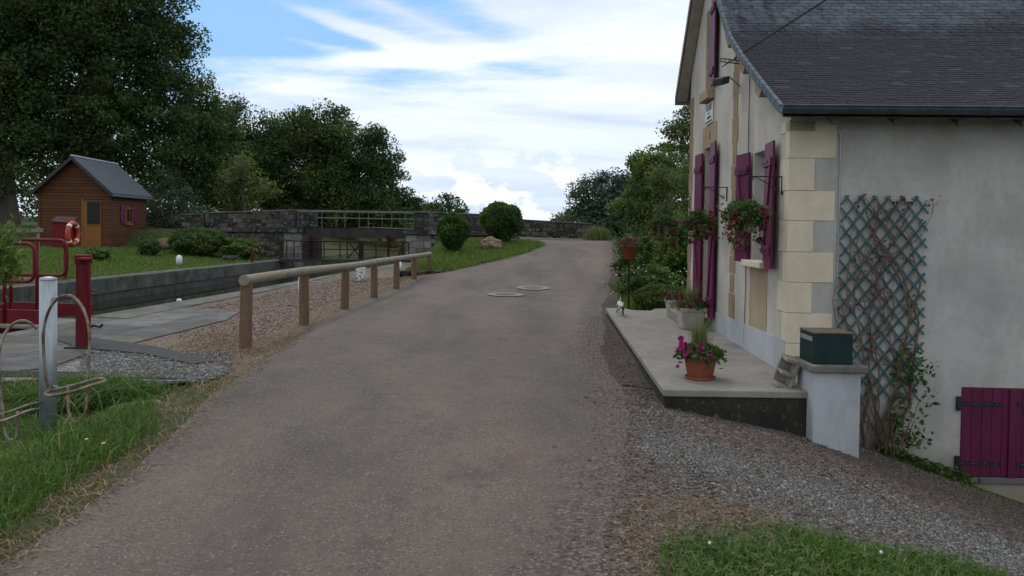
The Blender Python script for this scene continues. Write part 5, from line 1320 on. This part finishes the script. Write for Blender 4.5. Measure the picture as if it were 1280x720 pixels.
# far gate at the bridge
fg = thing('lock_gate', (-7, 34, 0), 'far red lock gate with thin handrails in front of the bridge opening', 'lock gate')
Yg = 34.2
def g3(px, py, dy=0): return D(px, py, Yg+dy)
b = MB(); b.tube([g3(350, 304), g3(352, 301), g3(510, 302.5)], .03, 8); b.tube([g3(376, 311), g3(512, 313)], .022, 6); b.build('handrail', M['redd'], fg)
for px in (358.5, 367.5, 386, 405, 425, 434, 449, 470, 486, 503, 511):
    b = MB(); b.tube([g3(px, 302), g3(px, 323)], .026, 6); b.build('rail_post', M['redd'], fg)
b = MB(); a, c = g3(349, 323.5), g3(512, 325); b.obox(a, c-a, Vector((0, .5, 0)), Vector((0, 0, -.13))); b.build('walkway', M['steel'], fg)
for (x0, x1, y0, y1) in ((377, 402, 296, 324), (449, 454, 300, 326)):
    b = MB(); a, c = g3(x0, y1, .3), g3(x1, y1, .3); n_ = 5
    for k in range(n_): b.obox(a.lerp(c, k/n_)+Vector((0, 0, 0)), (c-a)/n_*.94, Vector((0, .12, 0)), Vector((0, 0, (y1-y0)*Yg/1000)))
    b.build('recess_shade_leaf', M['steel'], fg)  # leaf coloured dark to stand in for the shaded recess
for px in (389, 485.5):
    b = MB(); b.tube([g3(px, 323, .1), g3(px, 293, .1)], .05, 8); b.obox(g3(px-3, 300, .0), g3(px+3, 300, .0)-g3(px-3, 300, .0), Vector((0, .15, 0)), Vector((0, 0, .16))); b.build('winding_gear', M['redd'], fg)
b = MB(); b.tube([g3(436, 302), g3(450, 322)], .03, 6); b.tube([g3(452, 303), g3(434, 323)], .03, 6)
b.tube([g3(505, 303), g3(497, 323)], .03, 6); b.build('brace', M['redd'], fg)
# red post by the west corner
q = D(315, 326, 32.2); zq = height(q.x, q.y)
b = MB(); b.tube([(q.x, q.y, zq), (q.x, q.y, zq+.52)], .045, 8); b.tube([(q.x, q.y, zq+.5), (q.x+.0, q.y, zq+.56), (q.x+.16, q.y, zq+.72)], .012, 6); b.tube([(q.x, q.y, zq+.56), (q.x-.1, q.y, zq+.7)], .010, 6)
tag(b.build('red_post', M['red'], loc=(q.x, q.y, zq)), 'short red post at the far corner of the lock bank', 'post')
# lifebuoy box
q = D(82, 338, 21.5); zq = height(q.x, q.y)
lb = thing('lifebuoy_stand', (q.x, q.y, zq), 'dark red lifebuoy cabinet on a post before the shed', 'lifebuoy stand')
zb = D(82, 309, 21.5).z; zt = D(82, 273, 21.5).z
b = MB(); b.tube([(q.x, q.y, zq-.1), (q.x, q.y, zb)], .05, 8); b.build('post', M['red'], lb)
b = MB(); X1 = Vector((.46, .05, 0)); Y1 = Vector((-.06, .40, 0)); o_ = Vector((q.x-.26, q.y-.2, zb))
vs = [o_, o_+X1, o_+X1+Y1, o_+Y1]; hts = [zt-zb-.1, zt-zb-.13, zt-zb, zt-zb+.02]
b.add([v for v in vs]+[v+Vector((0, 0, h_)) for v, h_ in zip(vs, hts)], [(0, 1, 2, 3), (0, 1, 5, 4), (1, 2, 6, 5), (2, 3, 7, 6), (3, 0, 4, 7), (4, 5, 6, 7)]); b.build('cabinet', M['red'], lb, bevel=.006)
b = MB(); r0 = [v+Vector((0, 0, h_+.004)) for v, h_ in zip(vs, hts)]; cc = sum(r0, Vector())/4; r1 = [cc+(v-cc)*1.16 for v in r0]; b.prism(r1, (0, 0, .025)); b.build('roof', M['redd'], lb)
cc = D(91, 292, 21.45)
bu = thing('lifebuoy', cc, 'orange lifebuoy ring hanging on the red cabinet', 'lifebuoy')
nn = Vector((.998, .06, 0)); tt = Vector((-.06, .998, 0)); b = MB(); w1 = MB(); R0 = .28
ring = [cc+tt*(math.cos(a)*R0)+Vector((0, 0, math.sin(a)*R0)) for a in np.linspace(0, 2*math.pi, 41)]
b.tube(ring, .062, 12, cap=False); b.build('ring', M['ringorange'], bu, smooth=True)
for a in (.785, 2.356, 3.927, 5.498):
    w1.tube([cc+tt*(math.cos(a+d)*R0)+Vector((0, 0, math.sin(a+d)*R0)) for d in (-.12, 0, .12)], .066, 12)
w1.build('band', M['white'], bu, smooth=True)
# small white markers
def marker(name, px, py, Y, w_, h_, label, mat='white', dome=True):
    q = D(px, py, Y); z = max(q.z, height(q.x, q.y)) if Y > 25 else height(q.x, q.y)+.02; q.z = z
    b = MB(); prof = [(w_/2, -.02), (w_/2, h_*.6)]+([(w_*.42, h_*.82), (w_*.25, h_*.96), (.002, h_)] if dome else [(w_/2, h_), (.002, h_)])
    b.lathe(q, prof, 16); o = b.build(name, M[mat], loc=tuple(q), smooth=dome); tag(o, label, 'bollard'); return o
marker('bollard', 224, 330, 28.6, .22, .32, 'white domed stone bollard on the far bank lawn')
marker('bollard', 224, 380, 15.9, .10, .06, 'tiny white marker on the near lock edge')
marker('bollard', 375, 368, 18.3, .09, .40, 'thin white marker post behind the second fence post')
marker('bollard', 500.5, 338, 27.5, .11, .30, 'thin white marker post behind the fifth fence post')
q = G(451, 351, .02); b = MB(); b.box(q.x-.13, q.x+.13, q.y-.1, q.y+.1, 0.02, .40); tag(b.build('bollard', M['lichen'], loc=(q.x, q.y, .02), bevel=.02), 'square white stone bollard with black lichen specks behind the fence', 'bollard')
# low stone edging of the mound
ed = MB(); rr = random.Random(4); x = -3.55
while x < -1.5:
    w_ = rr.uniform(.18, .32)
    for k in range(2): ed.box(x+.008, x+w_-.008, 24.12+rr.uniform(-.02, .02), 24.4, -.05+k*.15, .09+k*.15+rr.uniform(-.01, .02))
    x += w_
tag(ed.build('stone_edging', M['bridge'], loc=(-2.5, 24.3, 0), bevel=.02), 'low dark stone edging at the foot of the grass mound', 'low wall')
def rock(name, px, py, Y, wpx, hpx, label, mat, seed):
    q = D(px, py, Y); z = height(q.x, q.y); me = bpy.data.meshes.new(name); bm = bmesh.new(); bmesh.ops.create_icosphere(bm, subdivisions=4, radius=1)
    rx, rz = wpx*Y/2000, hpx*Y/1000
    from mathutils import noise as nz
    for v in bm.verts:
        d = v.co.normalized(); k = 1+.28*nz.noise(d*1.3+Vector((seed, 0, 0)))+.12*nz.noise(d*4+Vector((seed, 2, 0)))+.04*nz.noise(d*12)
        v.co = Vector((d.x*rx*k, d.y*rx*.8*k, d.z*rz*.62*k+rz*.42)) + Vector((q.x, q.y, z))
    bm.to_mesh(me); bm.free(); return tag(link_mesh(name, me, mat, loc=(q.x, q.y, z)), label, 'rock')
rock('boulder', 613, 321, 29.5, 27, 15, 'brown boulder between the two clipped bushes', M['boulder'], 1.)
rock('boulder', 206, 308, 34.5, 20, 12, 'pale rough stone heap right of the shed', M['boulder'], 3.)
rock('boulder', 287, 325, 32.5, 22, 7, 'flat grey stone below the bridge wall on the bank', M['bridge'], 5.)

# ------------------------------------------------------------------ shed
SU = Vector((-.08, 1, 0)).normalized(); SV = Vector((1, .08, 0)).normalized(); cz = .40
SC = D(137, 311, 33); SC.z = cz
W_, L_, EH, RH = 2.78, 4.0, 2.42, 1.28
shed = thing('garden_shed', SC, 'red-brown wooden shed with dark pitched roof on the far bank', 'shed')
def sp(v, u, z): return SC+SV*v+SU*u+Vector((0, 0, z))    # v from -W_ to 0, u 0..L_
b = MB(); poly = [sp(-W_, 0, 0), sp(0, 0, 0), sp(0, 0, EH), sp(-W_/2, 0, EH+RH), sp(-W_, 0, EH)]
b.prism(poly, SU*L_); b.build('wall', M['planks'], shed)
b = MB(); b.obox(sp(-W_-.08, -.08, -.5), SV*(W_+.16), SU*(L_+.16), Vector((0, 0, .5))); b.build('foundation', M['slab'], shed)
for v in (-.0, -W_):
    b = MB(); b.obox(sp(v-.05, -.025, 0), SV*.10, SU*.06, Vector((0, 0, EH+.02))); b.build('corner_board', M['planks'], shed)
b = MB(); sl = RH/(W_/2); ov = .22
for sg_ in (-1, 1):
    e = sp(-W_/2+sg_*(W_/2+ov), -.3, EH-ov*sl+.05); r_ = sp(-W_/2, -.3, EH+RH+.05); b.prism([e, r_, r_+Vector((0, 0, .09)), e+Vector((0, 0, .09))], SU*(L_+.55))
rf = b.build('roof', M['shedroof'], shed); b = MB(); r_ = sp(-W_/2, -.3, EH+RH+.15); b.tube([r_, r_+SU*(L_+.55)], .05, 6); b.build('ridge_cap', M['galv'], rf)
b = MB()
for sg_ in (-1, 1):
    e = sp(-W_/2+sg_*(W_/2+ov), -.33, EH-ov*sl-.02); r_ = sp(-W_/2, -.33, EH+RH-.02); b.prism([e, r_, r_+Vector((0, 0, .15)), e+Vector((0, 0, .15))], SU*.025)
b.build('barge_board', M['rubber'], rf)
b = MB(); e = sp(ov+.03, -.3, EH-ov*sl+.02); b.tube([e, e+SU*(L_+.5)], .05, 8); b.build('gutter', M['zinc'], rf)
v0, v1 = -1.02, -.33
b = MB(); b.obox(sp(v0, -.03, .02), SV*(v1-v0), SU*.028, Vector((0, 0, 2.0))); dd = b.build('door', M['orange'], shed, bevel=.004)
b = MB(); b.obox(sp(v0+.14, -.045, 1.06), SV*(v1-v0-.18), SU*.014, Vector((0, 0, .94))); b.build('pane', M['glass'], dd)
b = MB(); b.obox(sp(v0+.05, -.05, 1.02), SV*(v1-v0-.06), SU*.019, Vector((0, 0, .04))); b.obox(sp(v0-.09, -.04, .02), SV*.09, SU*.038, Vector((0, 0, 2.08))); b.build('door_frame', M['orange'], dd)
b = MB(); b.tube([sp(v0+.07, -.04, 1.0), sp(v0+.07, -.09, 1.0), sp(v0+.14, -.09, 1.0)], .012, 6); b.build('handle', M['galv'], dd)
u0, u1, z0, z1 = 1.62, 2.28, 1.12, 1.82
b = MB(); b.obox(sp(.003, u0, z0), SV*.03, SU*(u1-u0), Vector((0, 0, z1-z0))); wn = b.build('window', M['orange'], shed, bevel=.004)
b = MB(); b.obox(sp(.034, u0+.08, z0+.08), SV*.008, SU*(u1-u0-.16), Vector((0, 0, z1-z0-.16))); b.build('pane', M['glass'], wn)
b = MB(); b.obox(sp(.043, (u0+u1)/2-.02, z0+.08), SV*.01, SU*.04, Vector((0, 0, z1-z0-.16))); b.obox(sp(.003, u0-.05, z0-.08), SV*.08, SU*(u1-u0+.1), Vector((0, 0, .07))); b.build('glazing_bar', M['orange'], wn)
for (ua, ub) in ((u0-.58, u0-.04), (u1+.04, u1+.58)):
    b = MB(); n_ = 5
    for k in range(n_): b.obox(sp(.004, ua+(ub-ua)*k/n_+.004, z0-.06), SV*.028, SU*((ub-ua)/n_-.008), Vector((0, 0, z1-z0+.12)))
    s_ = b.build('shutter', M['purple'], shed)
    b = MB()
    for zz in (z0+.05, z1-.13): b.obox(sp(.033, ua+.02, zz), SV*.015, SU*(ub-ua-.04), Vector((0, 0, .08)))
    b.each('batten', M['purple'], s_)
# rustic fence left of the shed
rf_ = thing('rustic_fence', at(30, 30), 'grey wooden rail fence left of the shed', 'fence')
for px in (-20, 14, 48):
    q = D(px, 300, 30); z = height(q.x, q.y); b = MB(); b.tube([(q.x, q.y, z-.1), (q.x, q.y, z+.85)], .06, 8); b.build('post', M['greywood'], rf_)
a = D(-25, 291, 29.9); c = D(53, 290, 29.9); b = MB(); b.obox(a, c-a, (0, .05, 0), (0, 0, .14)); b.build('rail', M['greywood'], rf_)
bn = D(28, 338, 20.5); zb = height(bn.x, bn.y)
b = MB(); a = D(2, 340, 19.8); c = D(45, 340, 19.8); z = height(c.x, c.y); 
b.box(a.x, c.x, 19.75, 19.9, z, z+.16); tag(b.build('timber_beam', M['greywood'], loc=(a.x, 19.8, z), bevel=.01), 'grey timber edging beam lying on the far bank', 'beam')

# ------------------------------------------------------------------ bridge
br = thing('stone_bridge', (-7, 37.5, -.5), 'old dark stone bridge with steel span over the lock tail', 'bridge')
YB = 36.0; XL = D(378, 300, YB).x; XR = D(507, 300, YB).x
def zat(py, px, Y=YB): return D(px, py, Y).z
def xat(px, Y=YB): return D(px, 290, Y).x
# abutments
b = MB(); b.box(XL-.85, XL, YB, 39.6, -2.5, 1.19); b.build('abutment', M['ashlar'], br, bevel=.015)
b = MB(); b.box(xat(238), XL-.852, YB+.01, 39.6, -1.0, 1.19); b.build('wing_wall', M['bridge'], br, bevel=.015)
b = MB(); b.box(XR, XR+1.15, YB, 39.6, -2.5, 1.19); b.build('abutment', M['ashlar'], br, bevel=.015)
b = MB(); b.box(XR+1.152, .35, YB+.01, YB+.8, -1.0, 1.19); b.build('wing_wall', M['bridge'], br, bevel=.015)
b = MB(); b.box(xat(276), XL+.08, YB-.09, YB+.45, 1.2, 1.47); b.box(XR-.08, .2, YB-.09, YB+.45, 1.2, 1.47); b.each('string_course', M['bridge'], br, bevel=.02)
def parapet(x0, x1, y0, y1, zb0, zt0, zt1, mat='bridge'):
    b = MB(); b.prism([(x0, y0, zb0), (x1, y0, zb0), (x1, y0, zt1), (x0, y0, zt0)], (0, y1-y0, 0)); p = b.build('parapet', M[mat], br, bevel=.02)
    b = MB(); e = .03; b.prism([(x0-e, y0-e, zt0+.002), (x1+e, y0-e, zt1+.002), (x1+e, y0-e, zt1+.062), (x0-e, y0-e, zt0+.062)], (0, y1-y0+2*e, 0)); b.build('coping_stone', M['coping'], p, bevel=.015)
parapet(xat(256), xat(368), YB, YB+.42, 1.47, zat(267, 256), zat(263.5, 368))
parapet(xat(225), xat(256)-.06, YB+.05, YB+.42, .4, zat(269, 225), zat(268.5, 256))
parapet(xat(371), xat(394), YB+.15, YB+.5, 1.48, zat(265.5, 371), zat(265.5, 394))
parapet(xat(518), .35, YB, YB+.42, 1.471, zat(265.5, 518), zat(271, 650))
parapet(-4.6, D(737, 280, 39.4).x, 39.32, 39.75, .3, 2.16, D(737, 280.5, 39.4).z)
parapet(-18, -10.4, 39.32, 39.75, .3, 2.0, 2.2)
# deck and girders
b = MB()
for y in (YB+.05, 39.25): b.box(XL-.1, XR+.1, y, y+.28, 1.02, 1.46)
b.box(XL-.05, XR+.05, YB+.335, 39.24, 1.20, 1.44); b.build('girder', M['steel'], br)
for y in (YB+.16, 39.4):
    b = MB(); x0, x1 = xat(371 if y < 37 else 360), xat(519); zt = zat(264, 450)
    for z in (zt, (zt+1.5)/2+.05): b.tube([(x0, y, z), (x1, y, z)], .020 if z == zt else .010, 8)
    b.build('railing', M['paint_rail'], br)
    n_ = 6
    for k in range(n_):
        x = x0+.03+(0 if y < 37 else .25)+(x1-x0-.06)*k/(n_-1); b = MB(); b.tube([(x, y, 1.46), (x, y, zt)], .016, 6); b.obox((x-.06, y-.06, 1.462), (.12, 0, 0), (0, .12, 0), (0, 0, .015)); b.build('baluster', M['paint_rail'], br)
# manhole covers in the road
for (px, py, w_, lab) in ((632, 367, 26, 'nearer manhole cover set in a pale ring in the road'), (666, 360, 26, 'farther flat manhole cover in the road')):
    q = G(px, py, .05); z = height(q.x, q.y)+.026
    root = thing('manhole_cover', (q.x, q.y, z), lab, 'manhole'); b = MB()
    hx = w_*q.y/1000*.85/1
    hx = .40
    b.prism([(q.x+hx*1.12*math.cos(a), q.y+hx*1.35*math.sin(a), height(q.x, q.y+hx*1.35*math.sin(a))+.030) for a in np.linspace(0, 2*math.pi, 9)[:-1]+.39], (0, 0, .006)); b.build('frame', M['terrace'], root)
    b = MB(); b.prism([(q.x+hx*.62*math.cos(a), q.y+hx*.75*math.sin(a), height(q.x, q.y+hx*.75*math.sin(a))+.0375) for a in np.linspace(0, 2*math.pi, 25)[:-1]], (0, 0, .004)); b.build('lid', M['iron'], root)
